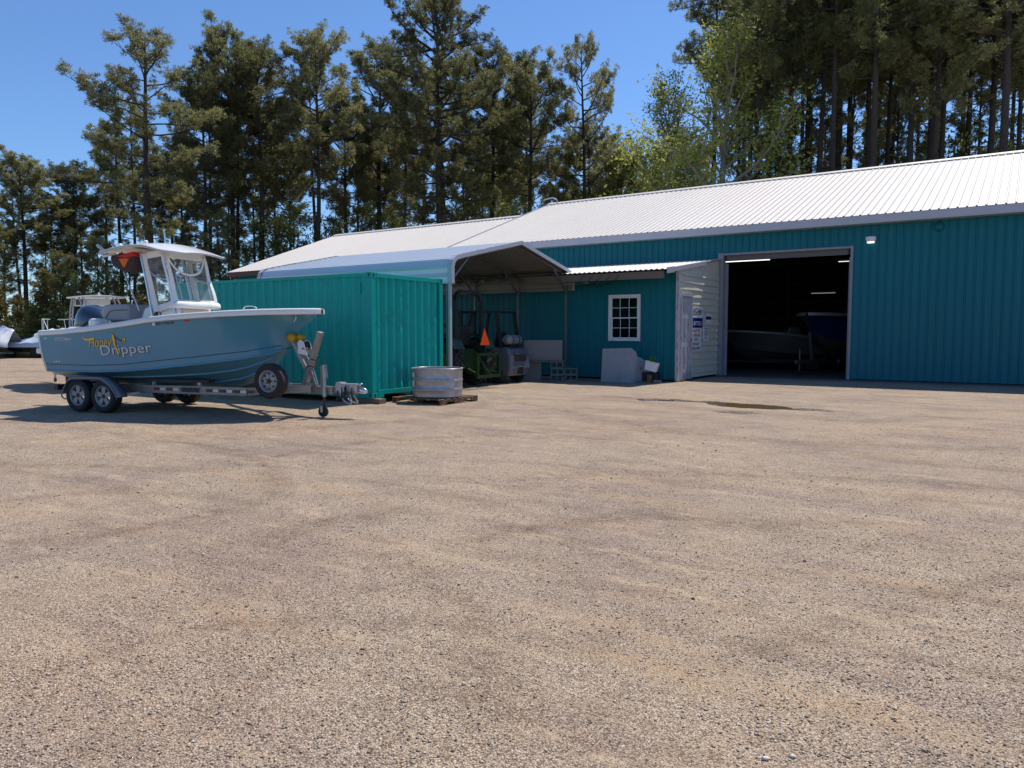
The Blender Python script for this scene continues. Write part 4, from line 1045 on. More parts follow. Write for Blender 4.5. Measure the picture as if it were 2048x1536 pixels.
mb = MB().lathe([(0, 0), (.06, .003), (.062, 0)], (0, 0, 0), 'X', 18, sx=1.6, sy=.8)
mb.v = [(1.415 + .02 + v[0], v[1] - .22, 1.965 + v[2]) for v in mb.v]; mb.build('gold_emblem', mt['gold'], con)
# hard top
tx0, tx1 = -.08, 1.66
def topz(x, y): 
    u = (x - tx0) / (tx1 - tx0)
    return 3.02 + .17 * math.sin(PI * min(1, .12 + u * .80)) - .10 * (y / .82) ** 2 - (.07 * max(0, u - .65) / .35)
def outline(x): 
    u = (x - tx0) / (tx1 - tx0); return .80 * (1 - max(0, (u - .78) / .22) ** 2.2 * .42)
g0 = [[(x, outline(x) * q, topz(x, outline(x) * q)) for q in np.linspace(-1, 1, 15)] for x in np.linspace(tx0, tx1, 22)]
mb = MB(); mb.grid(g0); mb.grid([[(p[0], p[1], p[2] - .045) for p in r] for r in g0])
edge = [r[0] for r in g0] + [p for p in g0[-1][1:]] + [r[-1] for r in reversed(g0[:-1])] + [p for p in reversed(g0[0][1:-1])]
mb.grid([[e for e in edge], [(e[0], e[1], e[2] - .045) for e in edge]], closed=True)
top_ = mb.build('hard_top', mt['gel_white'], boat, auto=40)
mb = MB(); mb.tube([(e[0], e[1] * 1.004, e[2] - .02) for e in edge] + [(edge[0][0], edge[0][1] * 1.004, edge[0][2] - .02)], .024, 6); mb.build('top_edge', mt['trim'], top_, smooth=True)
mb = MB()  # underside ribs and hatch lines, tan colour painted in for bounced light
for x in (.35, .8, 1.25): mb.box((x, 0, topz(x, 0) - .062), (.03, 1.2, .02))
mb.build('roof_rib', mt['tan'], top_)
mb = MB()
for y in (-.66, -.33, .0, .33, .66):
    mb.tube([(tx0 + .05, y, topz(tx0, y) - .03), (tx0 - .20, y, topz(tx0, y) + .13)], .027, 8)
mb.build('rod_holders', mt['chrome'], top_)
for x, y in ((.12, -.5), (.45, -.2)):
    MB().lathe([(.04, 0), (.04, .07), (.025, .085), (0, .088)], (x, y, topz(x, y)), 'Z', 12).build('roof_light', mt['winframe'], top_)
mb = MB().tube([(.42, .3, 3.1), (.42, .3, 3.28)], .022, 8); mb.tube([(.42, .3, 3.28), (.40, .3, 3.5)], .016, 8); mb.tube([(.40, .3, 3.5), (.398, .3, 3.53)], .026, 8)
mb.build('antenna', mt['chrome'], top_)
MB().lathe([(.0, -.05), (.05, -.045), (.055, 0), (.04, .02)], (1.55, .45, topz(1.55, .45) - .07), 'Z', 12).build('spreader_light', mt['black'], top_)
# canopy posts
def leg(pts, r=.026, name='canopy_post', m='chrome'): return MB().tube(smooth_path(pts, 5), r, 8).build(name, mt[m], boat, smooth=True)
for y in (-.50, .50):
    leg([(.62, y, 3.0), (.80, y * 1.02, 2.3), (.90, y * 1.05, 1.75), (.92, y * 1.05, 1.2)])
    leg([(1.18, y, 3.02), (1.38, y * 1.0, 2.1), (1.50, y * 1.02, 1.66), (1.53, y * 1.02, 1.2)])
    leg([(.66, y, 2.84), (.95, y, 2.55), (1.3, y, 2.46)], .018)
leg([(.02, -.45, 2.93), (.22, -.46, 2.5), (.45, -.47, 2.05), (.52, -.47, 1.9)], .014)
leg([(.42, .42, 2.93), (.6, .44, 2.4), (.7, .46, 2.0)], .012)
# clear curtains with white canvas borders
def P3(u, v, corners):
    a, b, c, d = map(Vector, corners); return (a * (1 - u) + b * u) * (1 - v) + (d * (1 - u) + c * u) * v
def panel(name, corners, bw, clear=True, arch=False, wob=.012, seed=1):
    rr = random.Random(seed); nrm = (Vector(corners[1]) - Vector(corners[0])).cross(Vector(corners[3]) - Vector(corners[0])).normalized()
    def W(u, v): return P3(u, v, corners) + nrm * wob * (math.sin(u * 9 + seed) * math.sin(v * 7 + seed * 2) + .5 * math.sin(u * 17 + v * 13))
    n = 16
    c = MB(); c.grid([[W(u, v) for u in np.linspace(0, 1, n)] for v in np.linspace(0, 1, n)])
    fl = c.build(name, mt['vinyl'], boat, smooth=True, fixn=False)
    def strip(u0, u1, v0, v1):
        s = MB(); s.grid([[W(u, v) + nrm * .006 for u in np.linspace(u0, u1, 12)] for v in np.linspace(v0, v1, 12)])
        s.build('canvas_border', mt['fabric'], fl, smooth=True, fixn=False, solid=.008)
    l, r, b, t = bw
    if l: strip(-.01, l, -.02, 1.0)
    if r: strip(1 - r, 1.01, -.02, 1.0)
    if b: strip(l, 1 - r, -.03, b)
    if t: strip(l, 1 - r, 1 - t, 1.01)
    if arch:
        pts = [W(.5 + .42 * math.cos(t_), .93 - .36 * math.sin(t_)) + nrm * .01 for t_ in np.linspace(0, PI, 24)]
        MB().tube(pts, .022, 6, flat=.5).build('zip_arch', mt['fabric'], fl, smooth=True)
    return fl
panel('front_curtain', [(1.44, -.50, 2.02), (1.50, .50, 2.02), (1.20, .50, 3.0), (1.18, -.50, 3.0)], (.09, .06, .08, .13), arch=True, seed=2)
panel('side_curtain', [(.96, -.53, 1.88), (1.44, -.515, 2.0), (1.18, -.515, 3.0), (.70, -.53, 2.96)], (.22, .08, .08, .10), seed=3)
panel('side_curtain', [(.96, .53, 1.88), (1.44, .515, 2.0), (1.18, .515, 3.0), (.70, .53, 2.96)], (.27, .09, .10, .12), seed=4)
# crumpled white apron round the console top
mb = MB(); rows = []
rr = random.Random(3)
loop = [(.92, -.50), (1.1, -.515), (1.28, -.53), (1.46, -.535), (1.53, -.50), (1.56, -.25), (1.57, 0), (1.57, .25), (1.56, .5), (1.46, .53), (1.1, .52)]
for k, (z, o) in enumerate(((2.06, -.02), (2.03, .0), (1.99, .012), (1.96, .005), (1.94, -.006))):
    rows.append([(x * 1 + (o if i > 3 else 0) + .012 * (rr.random() - .5), y + (-o if y < 0 else o) + .014 * (rr.random() - .5), z + (i < 3) * (-.05 * (3 - i) / 3) + .012 * (rr.random() - .5)) for i, (x, y) in enumerate(loop)])
mb.grid(rows); mb.build('canvas_apron', mt['fabric'], boat, smooth=True, fixn=False, solid=.01)
# overhead gear: bag with life vests under the top
mb = MB(); pf = [(-.02, 2.97), (-.06, 2.88), (.02, 2.74), (.25, 2.64), (.50, 2.62), (.56, 2.72), (.56, 2.98)]
mb.prism([(x, -.60, z) for x, z in pf], (0, .95, 0)); bag = mb.build('overhead_bag', mt['maroon'], boat, bevel=.05)
mb = MB(); mb.prism([(x, -.615, z) for x, z in [(.10, 2.93), (.55, 3.0), (.60, 2.92), (.35, 2.88)]], (0, .3, 0)); mb.build('life_vest', mt['red'], bag, bevel=.02)
mb = MB(); mb.prism([(x, -.63, z) for x, z in [(.20, 2.88), (.46, 2.88), (.33, 2.70)]], (0, .2, 0)); mb.build('life_vest', mt['orange'], bag, bevel=.02)
MB().box((-.02, -.62, 2.95), (.3, .06, .03), ry=R(-6)).build('blue_strap', mt['carport'], bag)
# small bow handle / cleats
for x in (3.2,): MB().tube(smooth_path([(x, -.72, 1.90), (x + .06, -.72, 1.945), (x + .2, -.70, 1.945), (x + .26, -.69, 1.905)], 4), .012, 6).build('cleat', mt['chrome'], gun, smooth=True)
MB().tube([(4.0, -.33, 1.82), (4.01, -.34, 1.74), (3.98, -.35, 1.68)], .012, 6).build('bow_eye', mt['chrome'], hull)
mb = MB()
for (x, y) in ((1.0, -.98), (-.9, -.95)): mb.lathe([(0, .0), (.03, .0), (.032, .012), (0, .014)], (x, y, interp(SHZ, x) + .037), 'Z', 10)

# ------------------------------------------------------------------ trailer
tr = thing('boat_trailer', 'aluminium tandem-axle boat trailer with reflector strips, winch post and mounted spare wheel', 'boat trailer', BOAT_O, BOAT_YAW)
for sy in (-1, 1):
    mb = MB(); mb.beam((-.95, sy * .62, .44), (.3, sy * .62, .44), .07, .15); mb.beam((.3, sy * .62, .44), (3.15, sy * .60, .45), .07, .15); mb.beam((3.15, sy * .60, .45), (4.1, sy * .06, .50), .07, .14)
    mb.v = mb.v
    fr = mb.build('side_beam', mt['alu'], tr, bevel=.006)
    if sy < 0:
        for k, x in enumerate(np.arange(1.02, 3.25, .155)):
            if 1.62 < x < 2.18: continue
            MB().bb(float(x), float(x) + .13, sy * .655 - (.003), sy * .655 + .001, .425, .475).build('reflector', mt['brown_refl' if k % 2 == 0 else 'pale_refl'], fr)
        vs, fs = text_geo('VENTURE', .105, .3, .008, xs=1.0); MB().add([(1.66 + u * .94, sy * .655 - .004, .415 + v) for u, v in vs], fs).build('lettering', mt['ink'], fr, fixn=False)
    # bunk
    mb = MB(); mb.beam((-1.2, sy * .55, .60), (2.2, sy * .45, .60), .14, .05); mb.build('bunk', mt['black'], tr)
    for x in (-.8, .9, 2.0):
        mb = MB(); mb.beam((x, sy * .53, .38), (x, sy * .53, .58), .05, .05); mb.build('bunk_bracket', mt['gal'], tr)
for x in (-.9, .95, 2.1, 3.0):
    mb = MB(); mb.beam((x, -.6, .39), (x, .6, .39), .07, .05); mb.build('cross_member', mt['alu'], tr)
mb = MB(); mb.beam((3.1, 0, .475), (5.0, 0, .475), .10, .13); tg = mb.build('tongue', mt['alu'], tr, bevel=.008)
WR = .312
def wheel(x, y, z, yaw, steel=False, r=WR, wd=.2):
    ty = MB()
    hw = wd / 2
    pf = [(r * .60, -hw * .86), (r * .72, -hw), (r * .90, -hw * .98), (r * .97, -hw * .80), (r, -hw * .55), (r * .985, -.012), (r * .985, .012), (r, hw * .55), (r * .97, hw * .8), (r * .9, hw * .98), (r * .72, hw), (r * .6, hw * .86)]
    ty.lathe(pf, (0, 0, 0), 'Y', 40); ty.f = ty.f[:-2] if True else ty.f; ty.m = ty.m[:-2]
    W = thing_part('wheel', tr, (x, y, z), yaw)
    ty.build('tyre', mt['rubber'], W, auto=40)
    ri = MB(); s = 1 if not steel else 1
    ri.lathe([(r * .60, -hw * .86), (r * .625, -hw * .90), (r * .60, -hw * .93), (r * .54, -hw * .80), (r * .52, -hw * .35), (r * .50, 0), (r * .52, hw * .7)], (0, 0, 0), 'Y', 40)
    ri.f = ri.f[:-2]; ri.m = ri.m[:-2]
    if steel:
        ri.lathe([(r * .52, -hw * .40), (r * .42, -hw * .52), (r * .30, -hw * .58), (r * .2, -hw * .66), (r * .16, -hw * .62), (0, -hw * .62)], (0, 0, 0), 'Y', 40); 
    else:
        for k in range(5):
            a = 2 * PI * k / 5 + .3; ca, sa = math.cos(a), math.sin(a)
            def Q(rr, t, yy): return (ca * rr - sa * t, yy, sa * rr + ca * t)
            ri.add([Q(r * .10, -.030, -hw * .72), Q(r * .10, .030, -hw * .72), Q(r * .54, .052, -hw * .72), Q(r * .54, -.052, -hw * .72), Q(r * .10, -.030, -hw * .3), Q(r * .10, .030, -hw * .3), Q(r * .54, .052, -hw * .3), Q(r * .54, -.052, -hw * .3)],
                   [(0, 1, 2, 3), (0, 4, 5, 1), (1, 5, 6, 2), (3, 2, 6, 7), (0, 3, 7, 4)])
    rim = ri.build('rim', mt['rim'], W, auto=35)
    MB().lathe([(0, -hw * .82), (.04, -hw * .8), (.045, -hw * .5)], (0, 0, 0), 'Y', 18).build('hub_cap', mt['black'], rim)
    if steel:
        for k in range(8):
            a = 2 * PI * k / 8; c = (math.cos(a) * r * .41, -hw * .545, math.sin(a) * r * .41)
            MB().add([(c[0] + .026 * math.cos(t), c[1] - .003, c[2] + .018 * math.sin(t)) for t in [2 * PI * j / 12 for j in range(12)]], [tuple(range(12))]).build('rim_hole', mt['black'], rim, fixn=False)
        for k in range(5):
            a = 2 * PI * k / 5; c = (math.cos(a) * r * .22, -hw * .66, math.sin(a) * r * .22)
            MB().add([(c[0] + .012 * math.cos(t), c[1] - .002, c[2] + .012 * math.sin(t)) for t in [2 * PI * j / 10 for j in range(10)]], [tuple(range(10))]).build('wheel_nut', mt['black'], rim, fixn=False)
    return W
def thing_part(name, parent, loc, rz=0):
    o = bpy.data.objects.new(name, None); COL.objects.link(o); o.parent = parent; o.location = loc; o.rotation_euler = (0, 0, rz); o.empty_display_size = .1
    return o
for x in (-.44, .215):
    wheel(x, -.99, WR, 0); wheel(x, .99, WR, PI)
    mb = MB(); mb.beam((x, -.9, WR + .02), (x, .9, WR + .02), .06, .06); mb.build('axle', mt['gal'], tr)
wheel(3.76, -.72, .66, 0, True, .305, .19)
mb = MB(); mb.beam((3.76, -.66, .66), (3.76, -.30, .60), .05, .05); mb.beam((3.76, -.30, .62), (3.76, -.26, .44), .05, .05); mb.build('spare_carrier', mt['gal'], tr)
for sy in (-1, 1):
    prf = [(-.80, .34), (-.77, .44), (-.66, .60), (-.58, .645), (-.42, .665), (.12, .668), (.26, .64), (.42, .55), (.56, .40), (.60, .30)]
    pr = [(p.x, p.z) for p in smooth_path([(a, 0, b) for a, b in prf], 4)]
    y0_, y1_ = sy * .87, sy * 1.11
    mb = MB(); mb.grid([[(x, y, z) for x, z in pr] for y in (y0_, y1_ - sy * .012)]); mb.grid([[(x, y, z - o) for x, z in pr] for y, o in ((y1_ - sy * .012, 0), (y1_, .012), (y1_, .06))])
    mb.build('fender', mt['greyfender'], tr, auto=40, fixn=False, solid=.006)
    mb = MB(); mb.beam((.5, sy * .9, .33), (.62, sy * .62, .36), .08, .05); mb.build('fender_bracket', mt['gal'], tr)
mb = MB(); mb.beam((-1.12, -.98, .44), (-1.12, .98, .44), .09, .10); tl_ = mb.build('rear_light_bar', mt['black'], tr)
for sy in (-1, 1):
    mb = MB().tube(smooth_path([(-.95, sy * .96, .40), (-.98, sy * .98, .28), (-.88, sy * .98, .22), (-.78, sy * .98, .27)], 4), .012, 6); mb.build('wire_loop', mt['black'], tl_)
    MB().bb(-1.175, -1.166, min(sy * .8, sy * .95), max(sy * .8, sy * .95), .40, .48).build('tail_light', mt['redink'], tl_)
# winch post
mb = MB(); mb.beam((3.92, 0, .54), (4.27, 0, 1.50), .12, .075); wp = mb.build('winch_post', mt['alu'], tr, bevel=.006)
mb = MB(); mb.beam((4.16, -.03, .55), (4.05, -.03, .86), .03, .05); mb.beam((4.16, .03, .55), (4.05, .03, .86), .03, .05); mb.build('post_gusset', mt['alu'], wp)
mb = MB(); mb.beam((4.0, -.08, .86), (3.70, -.06, 1.36), .03, .07); mb.beam((4.0, .08, .86), (3.70, .06, 1.36), .03, .07); mb.build('bow_stop_arm', mt['alu'], wp)
mb = MB().lathe([(.02, -.15), (.075, -.145), (.07, -.05), (.05, 0), (.07, .05), (.075, .145), (.02, .15)], (3.72, 0, 1.40), 'Y', 16); mb.build('bow_roller', mt['yroller'], wp, smooth=True)
mb = MB().lathe([(.02, -.07), (.06, -.065), (.05, 0), (.06, .065), (.02, .07)], (3.84, 0, 1.40), 'Y', 14); mb.build('bow_roller', mt['yroller'], wp, smooth=True)
for sy in (-1, 1):
    pl = [(3.85, 1.12), (3.84, 1.30), (3.87, 1.35), (3.93, 1.36), (3.98, 1.31), (4.03, 1.15), (4.05, 1.08)]
    MB().prism([(x, sy * .085, z) for x, z in pl], (0, sy * .008, 0)).build('winch_plate', mt['winframe'], wp)
MB().lathe([(.075, -.07), (.055, -.06), (.055, .06), (.075, .07)], (3.93, 0, 1.26), 'Y', 16).build('winch_drum', mt['black'], wp)
mb = MB(); mb.tube([(3.96, -.1, 1.22), (4.0, -.17, 1.2), (4.12, -.17, 1.22), (4.12, -.25, 1.22)], .013, 6); mb.build('winch_handle', mt['chrome'], wp)
mb = MB().tube(smooth_path([(3.93, 0, 1.22), (3.72, -.02, 1.24), (3.56, -.03, 1.19)], 4), .012, 5); mb.build('winch_strap', mt['black'], wp)
mb = MB()
for z in (.90, 1.02):
    mb.tube([(4.05 + (z - .9) * .36, -.068, z), (4.16 + (z - .9) * .36, -.068, z - .02), (4.16 + (z - .9) * .36, .068, z - .02), (4.05 + (z - .9) * .36, .068, z)], .008, 5)
mb.build('u_bolts', mt['black'], wp)
# jack with wheel
mb = MB(); mb.tube([(4.40, -.10, .36), (4.40, -.10, .92)], .034, 12); jk = mb.build('tongue_jack', mt['gal'], tr, smooth=False)
mb = MB(); mb.beam((4.37, -.125, .52), (4.37, -.125, .90), .012, .05); mb.tube([(4.41, -.1, .92), (4.44, -.1, .93), (4.48, -.12, .70)], .012, 6); mb.build('jack_handle', mt['alu'], jk)
MB().tube([(4.40, -.10, .14), (4.40, -.10, .37)], .024, 10).build('jack_tube', mt['rust'], jk)
mb = MB(); mb.beam((4.37, -.155, .20), (4.38, -.155, .09), .006, .05); mb.beam((4.37, -.045, .20), (4.38, -.045, .09), .006, .05); mb.build('jack_fork', mt['gal'], jk)
MB().lathe([(.03, -.035), (.075, -.036), (.094, -.022), (.096, 0), (.094, .022), (.075, .036), (.03, .035)], (4.375, -.10, .096), 'Y', 26).build('jack_wheel', mt['rubber'], jk, auto=40)
# coupler and brake actuator, chains
mb = MB(); mb.bb(4.70, 5.05, -.07, .07, .44, .60); mb.bb(4.62, 4.74, -.085, .085, .42, .62); mb.build('brake_actuator', mt['gal'], tr, bevel=.012)
mb = MB(); mb.tube([(5.02, 0, .50), (5.16, 0, .48), (5.22, 0, .465)], [.06, .055, .03], 12); mb.beam((5.0, 0, .575), (5.12, 0, .60), .05, .03); mb.build('coupler', mt['chrome'], tr, smooth=True)
rr = random.Random(9); mb = MB()
for k in range(14):
    a = (4.55 + .45 * rr.random(), -.09 - .03 * rr.random(), .42 + .2 * rr.random()); b = (a[0] + .16 * (rr.random() - .3), a[1] - .02, a[2] - .08 - .1 * rr.random())
    m_ = ((a[0] + b[0]) / 2, a[1] - .03, min(a[2], b[2]) - .05); mb.tube(smooth_path([a, m_, b], 4), .006 + .004 * rr.random(), 5)
mb.build('brake_lines', mt['black'], tr)
mb = MB()
for sy in (-.05, .05):
    P = smooth_path([(4.7, sy, .42), (4.85, sy * 1.8 - .06, .30), (5.0, sy * 2 - .07, .27), (4.95, sy - .08, .42)], 6)
    for i, p in enumerate(P[:-1]):
        q = P[i + 1]; d = (q - p); c = (p + q) / 2; t = d.normalized(); s_ = t.cross(Vector((0, 1, 0)) if i % 2 else Vector((1, 0, .3))).normalized()
        mb.tube([c + t * d.length * .62 * math.cos(a) + s_ * .016 * math.sin(a) for a in np.linspace(0, 2 * PI, 9)], .0045, 4)
mb.build('safety_chain', mt['chrome'], tr)
mb = MB()
for x in (4.05, 4.33, 4.52):
    mb.beam((x, -.058, .40), (x, -.058, .55), .01, .03)
mb.build('tongue_clamps', mt['gal'], tg)
mb = MB().tube(smooth_path([(2.2, -.55, .37), (2.8, -.62, .20), (3.4, -.66, .12), (3.7, -.66, .03)], 6), .02, 6); mb.build('bow_strap', mt['carport_under'], tr)

# ------------------------------------------------------------------ stock tank on its pallet
pal = thing('wooden_pallet', 'weathered brown wooden pallet under the galvanised tank', 'pallet', (-10.40, 12.42, 0), R(2))
def slab(mb, x0, x1, y0, y1, z0, z1): mb.bb(x0, x1, y0, y1, z0, z1)
for y in np.linspace(-.60, .60, 7): MB().bb(-.66, .66, float(y) - .055, float(y) + .055, .105, .124).build('deck_board', mt['pallet'], pal, bevel=.003)
for x in (-.63, 0, .63):
    z0, z1 = .02, .104; poly = [(-.66, z0), (-.46, z0), (-.42, z0 + .045), (-.2, z0 + .045), (-.16, z0), (.16, z0), (.2, z0 + .045), (.42, z0 + .045), (.46, z0), (.66, z0), (.66, z1), (-.66, z1)]
    MB().prism([(x - .019, a, b) for a, b in poly], (.038, 0, 0)).build('stringer', mt['pallet'], pal)
for y in (-.6, 0, .6): MB().bb(-.66, .66, y - .05, y + .05, .002, .0195).build('bottom_board', mt['pallet'], pal, bevel=.003)
tk = thing('stock_tank', 'galvanised oval stock tank with rolled ribs standing on a pallet', 'water tank', (-10.28, 12.34, .125), R(25))
hprof = [(0, .01), (.505, .01), (.52, .02), (.52, .06)]
for zc in (.17, .36): hprof += [(.52, zc - .03), (.527, zc - .02), (.533, zc), (.527, zc + .02), (.52, zc + .03)]
hprof += [(.52, .52), (.527, .545), (.525, .60)]
def oval(prf, n=72, a=.52, b=.46):
    rows = []
    for r, z in prf:
        k = r / .52; rows.append([((a * k if r else 0) * math.copysign(abs(math.cos(t)) ** .72, math.cos(t)), (b * k if r else 0) * math.copysign(abs(math.sin(t)) ** .72, math.sin(t)), z) for t in [2 * PI * j / n for j in range(n)]])
    return rows
mb = MB(); mb.grid(oval(hprof), closed=True); mb.grid(oval([(.518, .60), (.512, .3), (.505, .02)]), closed=True)
mb.build('tank_wall', mt['gal'], tk, auto=35, fixn=False)
rim_ = [Vector(p) for p in oval([(.525, .603)])[0]]; MB().tube(rim_ + [rim_[0]], .016, 8).build('rim', mt['gal'], tk, smooth=True)
mb = MB(); ang = -PI * .72
for z0, z1 in ((.44, .53), (.24, .36)):
    p = oval([(.537, z0)])[0][44]; q = oval([(.537, z0)])[0][46]; mb.add([(p[0], p[1], z0), (q[0], q[1], z0), (q[0], q[1], z1), (p[0], p[1], z1)], [(0, 1, 2, 3)])
mb.build('sticker', mt['signwhite'], tk, fixn=False)

# ------------------------------------------------------------------ fibreglass moulding and odds and ends by the shed
fb = MB(); pf = [(0, 0), (0, 1.0), (.80, 1.02), (.98, .72), (1.12, .62), (1.20, .40), (1.22, 0)]
fx = thing('fibreglass_moulding', 'grey-white fibreglass boat console moulding standing against the teal shed wall', 'boat moulding', (-10.36, 20.05, 0), R(14))
sec0 = [(0.02, 0), (0.03, .99), (.06, 1.02), (.80, 1.02), (.83, 1.0), (.86, 0)]
# front face plus stepped side that falls away to the right
mb = MB()
mb.add([(0, 0, 0), (.92, 0, 0), (.90, 0, 1.03), (.04, .02, 1.0)], [(0, 1, 2, 3)])
L1 = [(0, 0), (0.0, 1.03), (.25, .92), (.33, .76), (.50, .74), (.78, .62), (.92, .36), (1.0, .0)]
rows = [[(.92 - .02 * b + .0 * a + .42 * a, a * .78, b) for a, b in L1]]
mb.add([(.92 - .02 * b + .42 * a, a * .78, b) for a, b in L1], [tuple(range(len(L1)))])
mb.add([(.04, .02, 1.0), (.90, 0, 1.03), (.92 - .018 + .105, .195, .92), (.12, .24, .92)], [(0, 1, 2, 3)])
mb.add([(.12, .24, .92), (1.007, .195, .92), (1.043, .257, .76), (.14, .32, .76), (.16, .44, .74), (1.115, .39, .74), (1.235, .608, .62), (.2, .66, .62), (.22, .8, 0), (1.34, .78, 0)], [(0, 1, 2, 3), (3, 2, 5, 4), (4, 5, 6, 7), (7, 6, 9, 8)])
mb.add([(0, 0, 0), (.04, .02, 1.0), (.12, .24, .92), (.14, .32, .76), (.2, .66, .62), (.22, .8, 0)], [(0, 1, 2, 3, 4, 5)])
mb.build('shell', mt['fibre'], fx, bevel=.02)
MB().lathe([(0, -.004), (.03, -.003), (.03, .004)], (1.12, .38, .42), 'Y', 12).build('hose_port', mt['black'], fx)
MB().bb(-.03, 1.0, -.05, .0, .0, .03).build('flange', mt['fibre'], fx, bevel=.008)
pb = thing('planter_crate', 'low black planter crate beside the weathered shed door', 'crate', (-9.35, 20.95, 0), R(4))
mb = MB()
for (a, b, c, d) in ((-.42, .42, -.2, -.17), (-.42, .42, .17, .2), (-.42, -.39, -.17, .17), (.39, .42, -.17, .17)): mb.bb(a, b, c, d, .02, .3)
mb.bb(-.39, .39, -.17, .17, .02, .2); mb.build('crate_body', mt['black'], pb, bevel=.01)
mb = MB().tube(smooth_path([(-.3, -.1, .28), (-.28, -.1, .40), (-.12, -.1, .40), (-.1, -.1, .28)], 4), .012, 6); mb.build('crate_handle', mt['rust'], pb)
pk = MB().bb(-.5, .55, -.1, .1, 0, .04).build('wood_plank', mt['oldwood'], bevel=.004); pk.location = (-9.3, 20.55, 0); pk.rotation_euler = (0, 0, .12)
tag(pk, 'bleached wood plank lying on the ground in front of the black crate', 'plank')
pot = thing('tilted_flower_box', 'white plastic flower box tipped over the black crate with a green plant in it', 'flower box', (-9.02, 20.62, .36), R(12))
mb = MB(); x_ = [(-.19, -.12), (.19, -.12), (.19, .12), (-.19, .12)]
mb.grid([[(a * s, b * s, z) for a, b in x_] for s, z in ((.88, 0), (1, .27), (.95, .27), (.85, .02))], closed=True)
mb.v = [tuple(Matrix.Rotation(R(14), 4, 'Y') @ Vector(p)) for p in mb.v]; mb.build('box', mt['signwhite'], pot, fixn=False)
rr = random.Random(5); mb = MB()
for k in range(26):
    a = rr.random() * 6.28; l = .1 + .14 * rr.random(); c = Vector((.06 + .1 * (rr.random() - .5), .06 * (rr.random() - .5), .25)); d = Vector((math.cos(a) * .5, math.sin(a) * .5, .9)).normalized()
    s_ = d.cross(Vector((0, 0, 1))).normalized() * .018; e = c + d * l; mb.add([c, c + d * l * .5 + s_, e + Vector((0, 0, -.04)), c + d * l * .5 - s_], [(0, 1, 2, 3)])
mb.tube(smooth_path([(.0, 0, .24), (.02, 0, .38), (.1, 0, .42), (.16, 0, .34)], 5), .008, 5)
mb.build('foliage', mt['green_leaf'], pot, fixn=False)
bs = MB().box((0, 0, .12), (.1, .1, .24)).build('brick_prop', M('red_brick', (.25, .09, .05), .9, 0, .2, 9), bevel=.006); bs.location = (-8.98, 20.45, 0)
tag(bs, 'reddish brick standing on end below the tilted white flower box', 'brick')
bs2 = MB().box((0, 0, .05), (.24, .12, .1)).build('stone_block', mt['block'], bevel=.02); bs2.location = (-8.75, 20.5, 0); bs2.rotation_euler = (0, 0, .2)
tag(bs2, 'flat grey stone beside the shed corner board', 'stone')

# ------------------------------------------------------------------ blocks and boards at the back post of the carport
def cblock(x, y, z, rz, label):
    t = thing('cinder_block', label, 'concrete block', (x, y, z), rz, 'concrete blocks by the carport post')
    mb = MB(); w, d, h = .40, .195, .19
    mb.bb(-w / 2, w / 2, -d / 2, -d / 2 + .032, 0, h); mb.bb(-w / 2, w / 2, d / 2 - .032, d / 2, 0, h)
    for xx in (-w / 2, -.016, w / 2 - .032): mb.bb(xx, xx + .032, -d / 2 + .032, d / 2 - .032, 0, h)
    mb.v = [(v[0], v[2] - h / 2, v[1] + d / 2) for v in mb.v]     # lying with the cores facing the yard
    mb.build('block_body', mt['block'], t, fixn=True, bevel=.004); return t
bx, by = -11.72, 19.75
cblock(bx, by, 0, R(30), 'grey concrete block at the bottom of the pair by the carport back post')
cblock(bx + .02, by + .01, .197, R(29), 'grey concrete block with open cores, second in the stack by the carport post')
cblock(bx - .01, by + .02, .394, R(31), 'topmost grey concrete block under the board by the carport back post')
cblock(bx + .30, by + .34, 0, R(33), 'grey concrete block at the foot of the carport post, lower right of the stack')
cblock(bx + .30, by + .34, .197, R(32), 'grey concrete block upper right beside the carport back post')
o = MB().bb(-.85, .45, -.25, .25, 0, .035).build('shelf_board', mt['oldwood'], bevel=.004); o.location = (bx - .25, by - .02, .592); o.rotation_euler = (0, 0, R(28)); tag(o, 'dark plank laid across the top of the concrete blocks', 'plank')
o = MB().box((0, 0, .31), (1.18, .03, .62)).build('grey_panel', mt['panel'], bevel=.004); o.location = (bx - .42, by - .12, .629); o.rotation_euler = (R(-4), 0, R(28)); tag(o, 'wide grey rectangular panel standing on the plank above the concrete blocks', 'panel')
o = MB().box((0, 0, .29), (.62, .04, .58)).build('grey_panel', mt['panel'], bevel=.004); o.location = (bx - .78, by - .22, 0); o.rotation_euler = (R(-3), 0, R(28)); tag(o, 'smaller grey board on the ground below the wide grey panel', 'panel')

# ------------------------------------------------------------------ tractor (seen from behind under the carport)
tc_ = thing('tractor', 'dark green tractor with roll bar and orange slow-moving triangle under the carport', 'tractor', (-12.75, 16.2, 0), R(178)); tc_.scale = (1.1, 1.1, 1.1)
